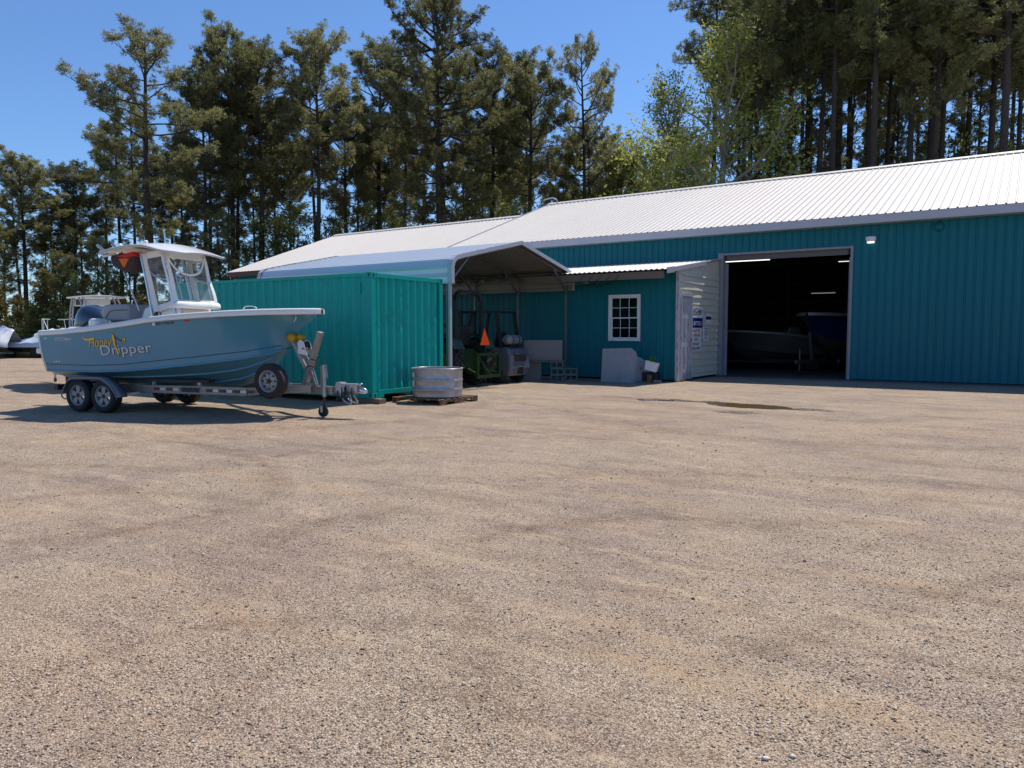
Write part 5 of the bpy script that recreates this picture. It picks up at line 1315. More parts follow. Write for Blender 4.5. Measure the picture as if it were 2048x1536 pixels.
# local: x forward, y left
def lug_wheel(r, w, name='wheel'):
    mb = MB(); hw = w / 2
    mb.lathe([(r * .55, -hw * .9), (r * .75, -hw), (r * .9, -hw * .9), (r * .93, 0), (r * .9, hw * .9), (r * .75, hw), (r * .55, hw * .9)], (0, 0, 0), 'Y', 36)
    mb.f = mb.f[:-2]; mb.m = mb.m[:-2]
    for k in range(20):
        for s_ in (-1, 1):
            a = 2 * PI * (k + (.5 if s_ > 0 else 0)) / 20; a2 = a + .2
            p = Vector((math.cos(a) * r * .95, 0, math.sin(a) * r * .95)); q = Vector((math.cos(a2) * r * .93, s_ * hw * .92, math.sin(a2) * r * .93))
            mb.beam(p, q, .045, .05)
    return mb
for sy, y in ((-1, -.62), (1, .62)):
    W_ = thing_part('rear_wheel', tc_, (0, y, .62)); lug_wheel(.62, .38).build('tyre', mt['rubber'], W_, fixn=True)
    MB().lathe([(.0, .02), (.14, .02), (.2, .10), (.34, .14), (.345, -.14), (.2, -.10), (.14, -.06), (0, -.06)], (0, 0, 0), 'Y', 24).build('rim', mt['yellow'], W_, smooth=True)
    W_ = thing_part('front_wheel', tc_, (1.75, y * .9, .36)); lug_wheel(.36, .22).build('tyre', mt['rubber'], W_, fixn=True)
    MB().lathe([(.0, .02), (.1, .02), (.19, .08), (.195, -.08), (0, -.06)], (0, 0, 0), 'Y', 20).build('rim', mt['yellow'], W_, smooth=True)
    mb = MB(); pr = smooth_path([(-.55, 0, .95), (-.35, 0, 1.22), (0, 0, 1.32), (.38, 0, 1.25)], 5)
    mb.grid([[(p.x, yy, p.z) for p in pr] for yy in (sy * .40, sy * .80)]); mb.build('fender', mt['tr_green'], tc_, fixn=False, solid=.025)
mb = MB(); mb.bb(-.35, .6, -.26, .26, .45, .95); mb.bb(.6, 1.9, -.17, .17, .5, .8); mb.build('chassis', mt['tr_green'], tc_, bevel=.03)
mb = MB(); mb.prism([(x, -.3, z) for x, z in [(.75, .8), (.75, 1.3), (1.3, 1.28), (1.95, 1.12), (2.05, .8)]], (0, .6, 0)); mb.build('hood', mt['tr_green'], tc_, bevel=.05)
rop = [(-.32, -.50, .95), (-.34, -.50, 2.12), (-.33, -.44, 2.27), (-.33, -.30, 2.34), (-.33, .30, 2.34), (-.33, .44, 2.27), (-.34, .50, 2.12), (-.32, .50, .95)]
mb = MB()
for a, b in zip(rop[:-1], rop[1:]): mb.beam(a, b, .085, .085)
mb.build('roll_bar', mt['black'], tc_)
mb = MB(); mb.prism([(x, -.26, z) for x, z in [(-.18, 1.02), (-.22, 1.5), (-.14, 1.55), (-.08, 1.12), (.35, 1.1), (.35, 1.02)]], (0, .52, 0)); mb.build('seat', mt['black'], tc_, bevel=.04)
mb = MB().tube([(.52 + .17 * math.cos(t) * .4, .18 * math.sin(t), 1.42 + .17 * math.cos(t)) for t in np.linspace(0, 2 * PI, 18)], .016, 6); mb.tube([(.7, 0, 1.1), (.53, 0, 1.42)], .025, 6); mb.build('steering_wheel', mt['black'], tc_)
mb = MB(); tcy, tcz, s_ = -.30, 1.16, .24
mb.prism([(-.62, tcy - s_ * .8, tcz - .12), (-.62, tcy + s_ * .8, tcz - .12), (-.62, tcy + .02, tcz + .30)], (.012, 0, 0)); sv = mb.build('slow_moving_sign', mt['smv'], tc_)
mb = MB(); mb.beam((-.60, tcy, tcz - .3), (-.60, tcy, tcz + .1), .03, .03); mb.build('sign_bracket', mt['black'], sv)
# three-point hitch frame at the back
hf = MB()
for y in (-.42, .42): hf.beam((-.95, y, .25), (-.95, y, .85), .07, .06); hf.beam((-.4, y * .6, .5), (-.95, y, .35), .05, .06)
hf.beam((-.95, -.46, .30), (-.95, .46, .30), .07, .07); hf.beam((-.95, -.42, .82), (-.95, .42, .82), .06, .06); hf.beam((-.95, -.42, .82), (-.95, .1, .3), .04, .04); hf.beam((-.95, .42, .82), (-.95, -.1, .3), .04, .04)
hf.build('hitch_frame', mt['tr_green'], tc_)

# ------------------------------------------------------------------ forklifts
def forklift(label, loc, rz, paint, tank=True):
    t = thing('forklift', label, 'forklift', loc, rz, 'forklifts under the carport')   # local x forward (towards the mast)
    cw = MB(); pf = [(-.95, .22), (-1.02, .45), (-1.0, .80), (-.92, 1.0), (-.80, 1.06), (-.35, 1.06), (-.35, .3), (-.5, .25)]
    cw.prism([(x, -.52, z) for x, z in pf], (0, 1.04, 0)); c = cw.build('counterweight', mt[paint], t, bevel=.06)
    MB().prism([(x, -.30, z) for x, z in [(-1.035, .66), (-1.02, .88), (-.9, .88), (-.9, .66)]], (0, .6, 0)).build('rear_grille', mt['black'], c, bevel=.02)
    MB().bb(-1.04, -.9, -.12, .12, .28, .50).build('tow_hitch', mt['black'], c, bevel=.02)
    mb = MB(); mb.bb(-.35, .75, -.5, .5, .28, .72); mb.bb(-.33, .2, -.45, .45, .72, 1.02); mb.build('body', mt[paint], t, bevel=.04)
    mb = MB(); mb.prism([(x, -.25, z) for x, z in [(-.3, 1.03), (-.36, 1.5), (-.28, 1.52), (-.2, 1.14), (.18, 1.12), (.18, 1.03)]], (0, .5, 0)); mb.build('seat', mt['black'], t, bevel=.04)
    g = MB()
    for y in (-.46, .46):
        g.beam((-.62, y, 1.06), (-.48, y, 2.08), .07, .10); g.beam((.72, y, .72), (.45, y, 2.08), .06, .08); g.beam((-.5, y, 2.08), (.5, y, 2.12), .06, .06)
    for x in np.linspace(-.46, .46, 6): g.beam((float(x), -.46, 2.1), (float(x), .46, 2.1), .03, .04)
    g.build('overhead_guard', mt['black'], t)
    m = MB()
    for y in (-.33, .33): m.beam((.95, y, .1), (.95, y, 2.15), .07, .12)
    for z in (.3, 1.2, 2.1): m.beam((.95, -.33, z), (.95, .33, z), .06, .08)
    m.build('mast', mt['black'], t)
    for y in (-.28, .28): f = MB(); f.bb(1.05, 2.1, y - .06, y + .06, .06, .10); f.bb(1.03, 1.08, y - .06, y + .06, .06, .6); f.build('fork', mt['black'], t)
    for x, y, r in ((-.55, -.48, .22), (-.55, .48, .22), (.6, -.5, .28), (.6, .5, .28)):
        W_ = thing_part('wheel', t, (x, y, r)); MB().lathe([(0, -.09), (r * .6, -.09), (r * .9, -.1), (r, -.07), (r, .07), (r * .9, .1), (r * .6, .09), (0, .09)], (0, 0, 0), 'Y', 26).build('tyre', mt['rubber'], W_, auto=40)
    if tank:
        k = MB().lathe([(0, -.40), (.06, -.39), (.12, -.35), (.155, -.28), (.158, 0), (.158, .28), (.12, .35), (.05, .38)], (-.72, 0, 1.27), 'Y', 24).build('gas_cylinder', mt['tank'], t, smooth=True)
        b = MB()
        for y in (-.16, .16): b.lathe([(.162, -.018), (.166, 0), (.162, .018)], (-.72, y, 1.27), 'Y', 24)
        b.bb(-.88, -.56, -.36, .36, 1.075, 1.11); b.build('cylinder_cradle', mt['black'], k)
    return t
forklift('grey-white forklift with a gas cylinder on its back, parked beside the tractor', (-13.10, 18.30, 0), R(180), 'fl_white')
forklift('yellow forklift half hidden behind the teal container end under the carport', (-14.2, 15.2, 0), R(180), 'yellow', False)

# ------------------------------------------------------------------ boats inside the workshop
def small_boat(label, loc, rz, sc, m_top, m_bot, name='stored_boat', z0=.0):
    t = thing(name, label, 'boat', loc, rz); t.scale = (sc, sc, sc)
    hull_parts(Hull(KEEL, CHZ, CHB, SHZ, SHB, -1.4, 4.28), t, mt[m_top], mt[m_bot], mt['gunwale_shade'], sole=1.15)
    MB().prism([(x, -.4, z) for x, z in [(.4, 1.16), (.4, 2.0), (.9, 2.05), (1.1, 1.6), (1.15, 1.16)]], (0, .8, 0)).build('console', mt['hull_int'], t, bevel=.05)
    return t
def cradle(label, loc, rz, sc=1, m='gal'):
    t = thing('boat_trailer', label, 'boat trailer', loc, rz); t.scale = (sc,) * 3
    for sy in (-1, 1):
        MB().beam((-1.2, sy * .55, .40), (3.0, sy * .4, .40), .08, .1).build('side_beam', mt[m], t)
        MB().beam((-1.2, sy * .5, .48), (2.2, sy * .42, .48), .1, .06).build('bunk', mt['black'], t)
        MB().lathe([(0, -.09), (.2, -.09), (.3, -.1), (.31, 0), (.3, .1), (.2, .09), (0, .09)], (0, sy * .85, .31), 'Y', 24).build('tyre', mt['rubber'], t, auto=40)
    MB().beam((0, -.9, .33), (0, .9, .33), .06, .06).build('axle', mt[m], t)
    MB().beam((3.0, 0, .41), (4.9, 0, .41), .1, .1).build('tongue', mt[m], t)
    MB().beam((3.9, 0, .42), (4.1, 0, 1.3), .08, .06).build('winch_post', mt[m], t)
    MB().tube([(4.5, -.1, .10), (4.5, -.1, .8)], .03, 8).build('tongue_jack', mt[m], t)
    MB().lathe([(0, -.03), (.07, -.03), (.08, 0), (.07, .03), (0, .03)], (4.5, -.1, .08), 'Y', 16).build('jack_wheel', mt['rubber'], t)
    return t
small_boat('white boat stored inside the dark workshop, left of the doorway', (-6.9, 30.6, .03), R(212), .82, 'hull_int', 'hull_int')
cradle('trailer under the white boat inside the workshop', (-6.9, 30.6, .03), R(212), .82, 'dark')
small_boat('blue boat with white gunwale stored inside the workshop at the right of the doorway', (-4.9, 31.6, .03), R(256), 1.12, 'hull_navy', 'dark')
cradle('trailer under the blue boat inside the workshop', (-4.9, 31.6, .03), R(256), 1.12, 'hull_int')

# ------------------------------------------------------------------ second centre console behind the big boat
b2 = thing('center_console_boat', 'white bay boat with a T-top, mostly hidden behind the ice-blue boat', 'boat', at(203, 20), R(173))
b2.scale = (.85, .85, .85)
hull_parts(Hull(KEEL, CHZ, CHB, [(a, 1.05 + (b - 1.05) * .8) for a, b in SHZ], SHB, -1.4, 4.28), b2, mt['gel_white'], mt['gel_white'], mt['gel_white'], sole=1.05)
MB().prism([(x, -.38, z) for x, z in [(-.1, 1.06), (-.1, 1.75), (.2, 1.9), (.55, 1.8), (.7, 1.06)]], (0, .76, 0)).build('console', mt['gel_white'], b2, bevel=.05)
tp = MB(); g0 = [[(x, .62 * q * (1 - .25 * max(0, (abs(x - .25) - .6) / .4) ** 2), 2.86 + .06 * (1 - q * q) * (1 - ((x - .25) / 1.0) ** 2)) for q in np.linspace(-1, 1, 11)] for x in np.linspace(-.70, 1.20, 14)]
tp.grid(g0); tp.grid([[(p[0], p[1], p[2] - .04) for p in r] for r in g0])
ed = [r[0] for r in g0] + [p for p in g0[-1][1:]] + [r[-1] for r in reversed(g0[:-1])] + [p for p in reversed(g0[0][1:-1])]
tp.grid([ed, [(p[0], p[1], p[2] - .04) for p in ed]], closed=True)
tt = tp.build('t_top', mt['gel_white'], b2, auto=40)
for y in (-.5, .5):
    for pts in ([(-.30, y * 1.05, 1.1), (-.36, y * 1.05, 1.9), (-.30, y, 2.6), (-.05, y, 2.83)], [(.05, y * 1.05, 1.1), (-.02, y * 1.05, 1.9), (.05, y, 2.6), (.25, y, 2.83)], [(.72, y * 1.05, 1.1), (.80, y * 1.05, 1.9), (.76, y, 2.5), (.62, y, 2.83)], [(.98, y * 1.05, 1.1), (1.05, y * 1.05, 1.8), (.98, y, 2.5), (.80, y, 2.83)]):
        MB().tube(smooth_path(pts, 5), .026, 8).build('top_leg', mt['trim'], b2, smooth=True)
    for z in (2.2, 2.32):
        MB().tube([(-.36, y * 1.02, z), (-.0, y * 1.02, z)], .016, 6).build('leg_rung', mt['trim'], b2); MB().tube([(.79, y * 1.02, z), (1.02, y * 1.02, z)], .016, 6).build('leg_rung', mt['trim'], b2)
rb = MB().bb(-.1, .85, -.3, .45, 2.58, 2.79).build('radio_box', mt['winframe'], b2, bevel=.03)
MB().bb(.05, .62, .452, .458, 2.60, 2.77).build('radio_face', mt['black'], rb)
MB().bb(.0, .03, -.02, .02, 2.9, 3.0).build('top_light', mt['winframe'], tt)
for sy in (-1, 1):
    pts = [(1.6, sy * .9, 1.62), (2.3, sy * .86, 2.14), (3.6, sy * .5, 2.20), (4.1, sy * .12, 2.20)]
    MB().tube(smooth_path(pts, 5), .016, 6).build('bow_rail', mt['trim'], b2, smooth=True)
    for x, y, z in ((2.4, .84, 2.13), (3.2, .64, 2.18), (3.9, .26, 2.19)): MB().tube([(x - .12, sy * (y + .04), 1.62), (x, sy * y, z)], .013, 6).build('rail_post', mt['trim'], b2)
cradle('trailer under the white T-top boat behind the ice-blue boat', at(203, 20), R(173), .85)

# ------------------------------------------------------------------ shrink-wrapped boats at the yard edge
def wrapped(label, loc, rz, prof_, W, mat, L):
    t = thing('wrapped_boat', label, 'boat', loc, rz, 'covered boats at the tree line')
    mb = MB(); rows = []; rr = random.Random(int(L * 10))
    for i in range(22):
        u = i / 21; x = (u - .5) * L; zr = interp(prof_, u); w_ = W * min(1, (1.08 - u) / .35) ** .6 * min(1, (u + .15) / .25)
        row = []
        for q in np.linspace(-1, 1, 13):
            z = .85 + (zr - .85) * (1 - abs(q) ** 1.15) + .03 * math.sin(i * 1.7 + q * 5)
            row.append((x, q * w_, z))
        row = [(x, -w_ * .97, .62)] + row + [(x, w_ * .97, .62)]
        rows.append(row)
    mb.grid(rows); mb.build('cover', mt[mat], t, smooth=True, fixn=False)
    mb = MB(); rows = []
    for i in range(22):
        u = i / 21; x = (u - .5) * L; w_ = W * .94 * min(1, (1.05 - u) / .4) ** .7
        rows.append([(x, -w_, .66), (x, -w_ * .5, .42 + .3 * max(0, u - .7)), (x, 0, .34 + .8 * max(0, u - .7)), (x, w_ * .5, .42 + .3 * max(0, u - .7)), (x, w_, .66)])
    mb.grid(rows); mb.build('hull', mt['hull_int'], t, smooth=True, fixn=False)
    for sy in (-1, 1): MB().lathe([(0, -.1), (.2, -.1), (.3, -.08), (.3, .08), (.2, .1), (0, .1)], (-.6, sy * W * .75, .3), 'Y', 20).build('trailer_wheel', mt['rubber'], t)
    MB().bb(-L * .45, L * .6, -.05, .05, .26, .34).build('trailer_beam', mt['gal'], t)
    return t
p_ = at(62, 44); wrapped('low covered boat under a pale blue-grey tarp at the tree line', (p_.x, p_.y, 0), YAW + PI + R(6), [(0, 1.75), (.25, 1.5), (.6, 1.05), (1, .85)], .9, 'cover_grey', 3.9)
p_ = at(-18, 43); wrapped('tall white shrink-wrapped boat at the far left edge of the yard', (p_.x, p_.y, 0), YAW + PI - R(4), [(0, 1.6), (.2, 1.85), (.6, 1.75), (1, 1.1)], 1.0, 'cover', 3.0)

# ------------------------------------------------------------------ trees
def np_mesh(name, co, tris, mat):
    me = bpy.data.meshes.new(name)
    me.vertices.add(len(co)); me.vertices.foreach_set('co', np.asarray(co, np.float32).ravel())
    tris = np.asarray(tris, np.int32)
    me.loops.add(tris.size); me.loops.foreach_set('vertex_index', tris.ravel())
    k = tris.shape[1]
    me.polygons.add(len(tris)); me.polygons.foreach_set('loop_start', np.arange(0, tris.size, k, dtype=np.int32))
    me.update(calc_edges=True); me.materials.append(mat); return me
def unit(v): return v / np.maximum(np.linalg.norm(v, axis=-1, keepdims=True), 1e-6)
def needle_tufts(P, D, g, n=20, ln=.25, wd=.020):
    """blades fanning out of every twig tip"""
    m = len(P); r = unit(g.normal(size=(m, n, 3))); d = unit(D[:, None, :] * .75 + r * .95 + np.array([0, 0, .15]))
    L = ln * (.65 + .6 * g.random((m, n, 1)))
    side = unit(np.cross(d, g.normal(size=(m, n, 3)))) * wd * (.7 + .6 * g.random((m, n, 1)))
    p = P[:, None, :] + r * .03
    a, b, c = p - side * .6, p + side * .6, p + d * L
    mid = p + d * L * .55
    co = np.stack([p, mid + side, c, mid - side], 2).reshape(-1, 3)
    f = np.arange(m * n * 4).reshape(-1, 4); return co, f
def limb_path(p, d, L, curve, k, g, wob=.12):
    pts = [np.array(p, float)]; d = unit(np.array(d, float))
    for i in range(k):
        d = unit(d + np.array([0, 0, curve / k]) + g.normal(size=3) * wob); pts.append(pts[-1] + d * L / k)
    return pts
def pine_mesh(seed, h, base, width, topw=.28, trunk=.26, nl=46, dens=1.0, lean=0, stubs=16, droop=.0, asym=0):
    g = np.random.default_rng(seed); T = MB()
    ph = g.random(4) * 6.28
    ctr = lambda t: np.array([math.sin(t * 3 + ph[0]) * .18 + lean * t * t * h * .1 + math.sin(t * 7 + ph[2]) * .07, math.cos(t * 2.6 + ph[1]) * .18, t * h])
    ts = np.linspace(0, 1, 18); off = ctr(0) * np.array([1, 1, 0])
    T.tube([ctr(t) - off for t in ts], [trunk * (1.18 if t == 0 else 1) * (1 - t) ** .75 * .93 + .03 for t in ts], 9)
    tip, tdir = [], []
    az = g.random() * 6.28
    for i in range(nl):
        u = (i + g.random() * .8) / nl; t = base + (1 - base) * u ** .92
        prof = (min(1, .45 + u / .30 * .55)) * max(0.02, 1 - u ** 3.4) ** .60 + topw * u * .6
        az += 2.4 + g.normal() * .35
        L = width * prof * (.55 + .62 * g.random()) * (1 + asym * math.cos(az))
        if L < .25: L = .25 + .3 * g.random()
        el = R(-4 - droop * 20) + R(50) * u ** 1.4 + g.normal() * .14
        d = np.array([math.cos(az) * math.cos(el), math.sin(az) * math.cos(el), math.sin(el)])
        k = 6; pts = limb_path(ctr(t) - off, d, L, .55 * (1 - u * .5), k, g, .10)
        r0 = .022 + .020 * L / 1.6 * (trunk / .26)
        T.tube(pts, [r0 * (1 - .8 * q / k) for q in range(k + 1)], 5, cap=False)
        ns = max(3, int(L * 3.4 * dens))
        for j in range(ns):
            q = .30 + .70 * (j + g.random() * .7) / ns; x = q * k; a = min(int(x), k - 1); p = pts[a] + (pts[a + 1] - pts[a]) * (x - a)
            dd = unit(pts[a + 1] - pts[a]); s = unit(np.cross(dd, [0, 0, 1])) * (1 if j % 2 else -1)
            bd = unit(dd * (.45 + .5 * g.random()) + s * (.75 * (1.1 - q * .7)) + np.array([0, 0, .35 + .25 * g.random()]))
            bl = (.35 + .75 * g.random()) * (1.15 - .45 * q) * min(1.2, .45 + L / 3)
            sp = limb_path(p, bd, bl, .45, 3, g, .16)
            T.tube(sp, [.014, .011, .008, .004], 3, cap=False)
            for m_, w_ in ((3, 1), (2, .75), (1, .35)):
                if g.random() < w_ * min(1.2, dens):
                    tip.append(sp[m_]); tdir.append(unit(sp[m_] - sp[m_ - 1]))
                    if m_ < 3 or g.random() < .8:
                        
                        for _ in range(2): e = unit(g.normal(size=3) + np.array([0, 0, .5])) * (.12 + .24 * g.random()); tip.append(sp[m_] + e); tdir.append(unit(e + bd * .3))
        tip.append(pts[-1]); tdir.append(unit(pts[-1] - pts[-2]))
    for i in range(stubs):
        t = base * (.35 + .62 * g.random()); a = g.random() * 6.28; L = .5 + 1.7 * g.random() ** 2
        pts = limb_path(ctr(t) - off, [math.cos(a), math.sin(a), .25 * g.normal()], L, -.25 + .5 * g.random(), 4, g, .2)
        T.tube(pts, [.032, .025, .019, .012, .004], 4, cap=False)
        if g.random() < .5:
            p = pts[2]; T.tube(limb_path(p, unit(pts[3] - pts[2]) + g.normal(size=3) * .5, L * .4, 0, 2, g, .2), [.014, .01, .004], 3, cap=False)
    co, f = needle_tufts(np.array(tip), np.array(tdir), g)
    tm = bpy.data.meshes.new('pine_trunk'); tm.from_pydata(T.v, [], T.f); tm.materials.append(mt['bark']); tm.polygons.foreach_set('use_smooth', [True] * len(tm.polygons))
    return tm, np_mesh('pine_crown', co, f, mt['pine' if seed % 2 else 'pine2']), float(co[:, 2].max())
def leaf_tree_mesh(seed, h, width, base, leaf='leafy', bark='palebark', nl=22, dens=1.0, ls=.11, trunk=.16, upright=.6):
    g = np.random.default_rng(seed); T = MB(); tips = []
    ph = g.random(2) * 6; ctr = lambda t: np.array([math.sin(t * 2.5 + ph[0]) * .35 * t, math.cos(t * 2 + ph[1]) * .3 * t, t * h * .93])
    ts = np.linspace(0, 1, 14); T.tube([ctr(t) for t in ts], [trunk * (1 - t) ** .8 + .012 for t in ts], 8)
    az = 0
    for i in range(nl):
        u = (i + g.random()) / nl; t = base + (.96 - base) * u; az += 2.4 + g.normal() * .4
        L = width * (max(.05, 1 - u ** 2) ** .6) * (.6 + .6 * g.random()) + .3; el = upright * (.7 + .6 * g.random()) + .3 * u
        d = np.array([math.cos(az) * math.cos(el), math.sin(az) * math.cos(el), math.sin(el)])
        pts = limb_path(ctr(t), d, L, .3, 6, g, .13); r0 = .02 + .016 * L
        T.tube(pts, [r0 * (1 - .85 * q / 6) for q in range(7)], 5, cap=False)
        for j in range(max(3, int(L * 3))):
            q = .25 + .75 * g.random(); x = q * 6; a = min(int(x), 5); p = pts[a] + (pts[a + 1] - pts[a]) * (x - a)
            sp = limb_path(p, unit(pts[a + 1] - pts[a]) + g.normal(size=3) * .75, .35 + .9 * g.random(), .2, 3, g, .2)
            T.tube(sp, [.011, .008, .006, .003], 3, cap=False)
            for s_ in sp[1:]: tips.append(s_)
    P = np.array(tips); n = int(15 * dens); m = len(P)
    c = (P[:, None, :] + g.normal(size=(m, n, 3)) * .20).reshape(-1, 3); k = len(c)
    nrm = unit(g.normal(size=(k, 3)) + np.array([0, 0, .5])); a = unit(np.cross(nrm, g.normal(size=(k, 3)))); b = np.cross(nrm, a)
    s = ls * (.55 + .7 * g.random((k, 1)))
    co = np.stack([c - a * s, c + b * s * .55 + nrm * s * .1, c + a * s, c - b * s * .55 + nrm * s * .1], 1).reshape(-1, 3)
    f = np.arange(k * 4).reshape(-1, 4)
    tm = bpy.data.meshes.new('leaf_trunk'); tm.from_pydata(T.v, [], T.f); tm.materials.append(mt[bark]); tm.polygons.foreach_set('use_smooth', [True] * len(tm.polygons))
    return tm, np_mesh('leaf_crown', co, f, mt[leaf]), float(co[:, 2].max())
def cedar_mesh(seed, h, width, dens=1.0, mat='cedar'):
    g = np.random.default_rng(seed); T = MB(); tip, td_ = [], []
    T.tube([(0, 0, 0), (.05, 0, h * .5), (0, .05, h)], [.12, .07, .01], 7)
    n = int(90 * dens)
    for i in range(n):
        u = i / n; z = h * (.02 + .96 * u); az = i * 2.4 + g.normal() * .3; L = width * (1 - u) ** .75 * (.6 + .55 * g.random()) + .15; el = .25 + .5 * u + g.normal() * .12
        pts = limb_path((0, 0, z), [math.cos(az) * math.cos(el), math.sin(az) * math.cos(el), math.sin(el)], L, .35, 5, g, .12)
        T.tube(pts, [.02, .016, .012, .009, .006, .003], 3, cap=False)
        for j in range(max(4, int(L * 9))):
            q = .15 + .85 * g.random(); x = q * 5; a = min(int(x), 4); p = pts[a] + (pts[a + 1] - pts[a]) * (x - a) + g.normal(size=3) * .10
            tip.append(p); td_.append(unit(pts[a + 1] - pts[a] + g.normal(size=3) * .5))
    co, f = needle_tufts(np.array(tip), np.array(td_), g, 9, .26, .030)
    tm = bpy.data.meshes.new('cedar_trunk'); tm.from_pydata(T.v, [], T.f); tm.materials.append(mt['bark'])
    return tm, np_mesh('cedar_crown', co, f, mt[mat]), h

V = {
    'open':   pine_mesh(11, 21, .36, 4.1, trunk=.25, nl=40, dens=.95, asym=.15, droop=.4, stubs=8),
    'broad':  pine_mesh(21, 26, .36, 5.6, trunk=.36, nl=92, dens=.95, droop=.5),
    'mid':    pine_mesh(31, 22, .50, 3.5, trunk=.22, nl=54, dens=.95),
    'round':  pine_mesh(41, 21, .53, 3.6, trunk=.22, nl=54, dens=1.0, topw=.5),
    'slim':   pine_mesh(52, 22, .56, 2.5, trunk=.19, nl=34, dens=.95),
    'high':   pine_mesh(62, 28, .66, 3.3, trunk=.26, nl=44, dens=1.0, stubs=30),
    'high2':  pine_mesh(73, 28, .64, 3.0, trunk=.21, nl=46, dens=.95, stubs=34),
    'thin':   pine_mesh(84, 18, .30, 2.3, trunk=.13, nl=34, dens=.8, stubs=14),
    'bushy':  pine_mesh(95, 15, .12, 3.0, trunk=.18, nl=52, dens=.95, stubs=4, droop=.4),
    'birch':  leaf_tree_mesh(5, 16, 4.4, .32, nl=32, dens=.85, ls=.085, trunk=.17, upright=.75),
    'sapling': leaf_tree_mesh(6, 8, 1.7, .12, 'leafy', nl=20, dens=.9, ls=.08, trunk=.06),
    'under':  leaf_tree_mesh(7, 7, 1.9, .10, 'leafdk', 'bark', nl=24, dens=.9, ls=.08, trunk=.07),
    'cedar':  cedar_mesh(8, 7, 1.9),
    'cedar2': cedar_mesh(9, 5, 1.7, .9),
    'shrub':  leaf_tree_mesh(10, 3.2, 1.5, .05, 'leafdk', 'bark', nl=18, dens=.9, ls=.10, trunk=.05),
    'brush':  leaf_tree_mesh(13, 2.4, 1.6, .04, 'leafdk', 'bark', nl=18, dens=.8, ls=.08, trunk=.04),
}
TREES = {}
trng = random.Random(77)
DF = [(-300, 1.0), (350, 1.04), (450, 1.12), (560, 1.26), (1250, 1.26), (1340, 1.1), (1500, 1.05), (1700, 1.03), (2300, 1.0)]
def tree(var, px, top, depth, label, cat='pine tree', name='pine_tree', group='tall pines around the yard', wide=1.0, rz=None, clear=True):
    depth *= interp(DF, px); p = at(px, depth)
    z = CAMH + (HOR - top) / FPX * depth
    tm, cm, h = V[var]; s = z / h
    t = bpy.data.objects.new(name, None); COL.objects.link(t); t.location = (p.x, p.y, 0); t.rotation_euler = (0, 0, trng.random() * 6.28 if rz is None else rz)
    w_ = s ** .85 * wide
    t.scale = (w_, w_, s); tag(t, label, cat, group)
    if var not in TREES:
        a = bpy.data.objects.new('trunk', tm); b = bpy.data.objects.new('crown', cm); TREES[var] = (a, b)
    else: a, b = [o.copy() for o in TREES[var]]
    for o in (a, b): COL.objects.link(o); o.parent = t
    return t
W1 = 'tall pines around the yard'
# the pines one can point at, left to right
tree('round', 58, 300, 60, 'pine at the far left edge of the picture, rounded crown above the covered boats', wide=1.25)
tree('mid', 150, 318, 62, 'lower rounded pine between the left-edge pine and the tall leaning one', wide=1.2)
tree('open', 312, 72, 50, 'tall open-crowned pine with a long branch reaching left, rising straight behind the blue boat canopy', wide=1.25, rz=YAW + PI - .3)
tree('mid', 408, 130, 55, 'slim pine just right of the open-crowned one, its top half hidden by neighbours', wide=1.0)
tree('round', 470, 52, 56, 'flat-topped pine with a dark crown knob high above the boat bow', wide=1.05)
tree('mid', 520, 88, 52, 'pine with twin dark trunks and a full olive crown above the container', wide=1.25)
tree('mid', 632, 52, 50, 'straight pine with a pointed open crown standing alone left of the big broad pine', wide=1.0, rz=1.2)
tree('round', 700, 190, 54, 'shorter pine in the gap left of the big broad pine', wide=1.0)
tree('mid', 770, 80, 56, 'pine whose crown forms the left shoulder of the big broad pine', wide=1.25)
tree('broad', 888, -12, 47, 'largest broad pine with a thick trunk, tallest crown at the middle of the skyline', wide=1.02)
tree('mid', 978, 78, 54, 'pine whose crown leans against the right side of the big broad pine', wide=1.1, rz=2)
tree('round', 1058, 112, 52, 'rounded pine between the big broad pine and the lone spire over the roof', wide=1.15)
tree('open', 1165, 80, 52, 'lone pine with spreading side limbs standing against blue sky above the roof ridge', wide=.78, rz=YAW)
tree('high', 1985, -190, 40, 'thickest pale trunk at the right edge of the wood above the white roof', wide=1.35)
tree('high', 1738, -150, 42, 'pale straight pine trunk in the middle of the right-hand wood above the garage door', wide=1.2)
BIRCH = tree('birch', 1440, 22, 45, 'bright yellow-green leafy tree with pale forked trunk behind the roof ridge', 'leafy tree', 'leafy_tree', 'leafy trees among the pines', wide=1.25, rz=.5)
tree('birch', 1340, 130, 48, 'yellow-green leafy tree leaning left of the pale forked one', 'leafy tree', 'leafy_tree', 'leafy trees among the pines', wide=.85, rz=2.4)
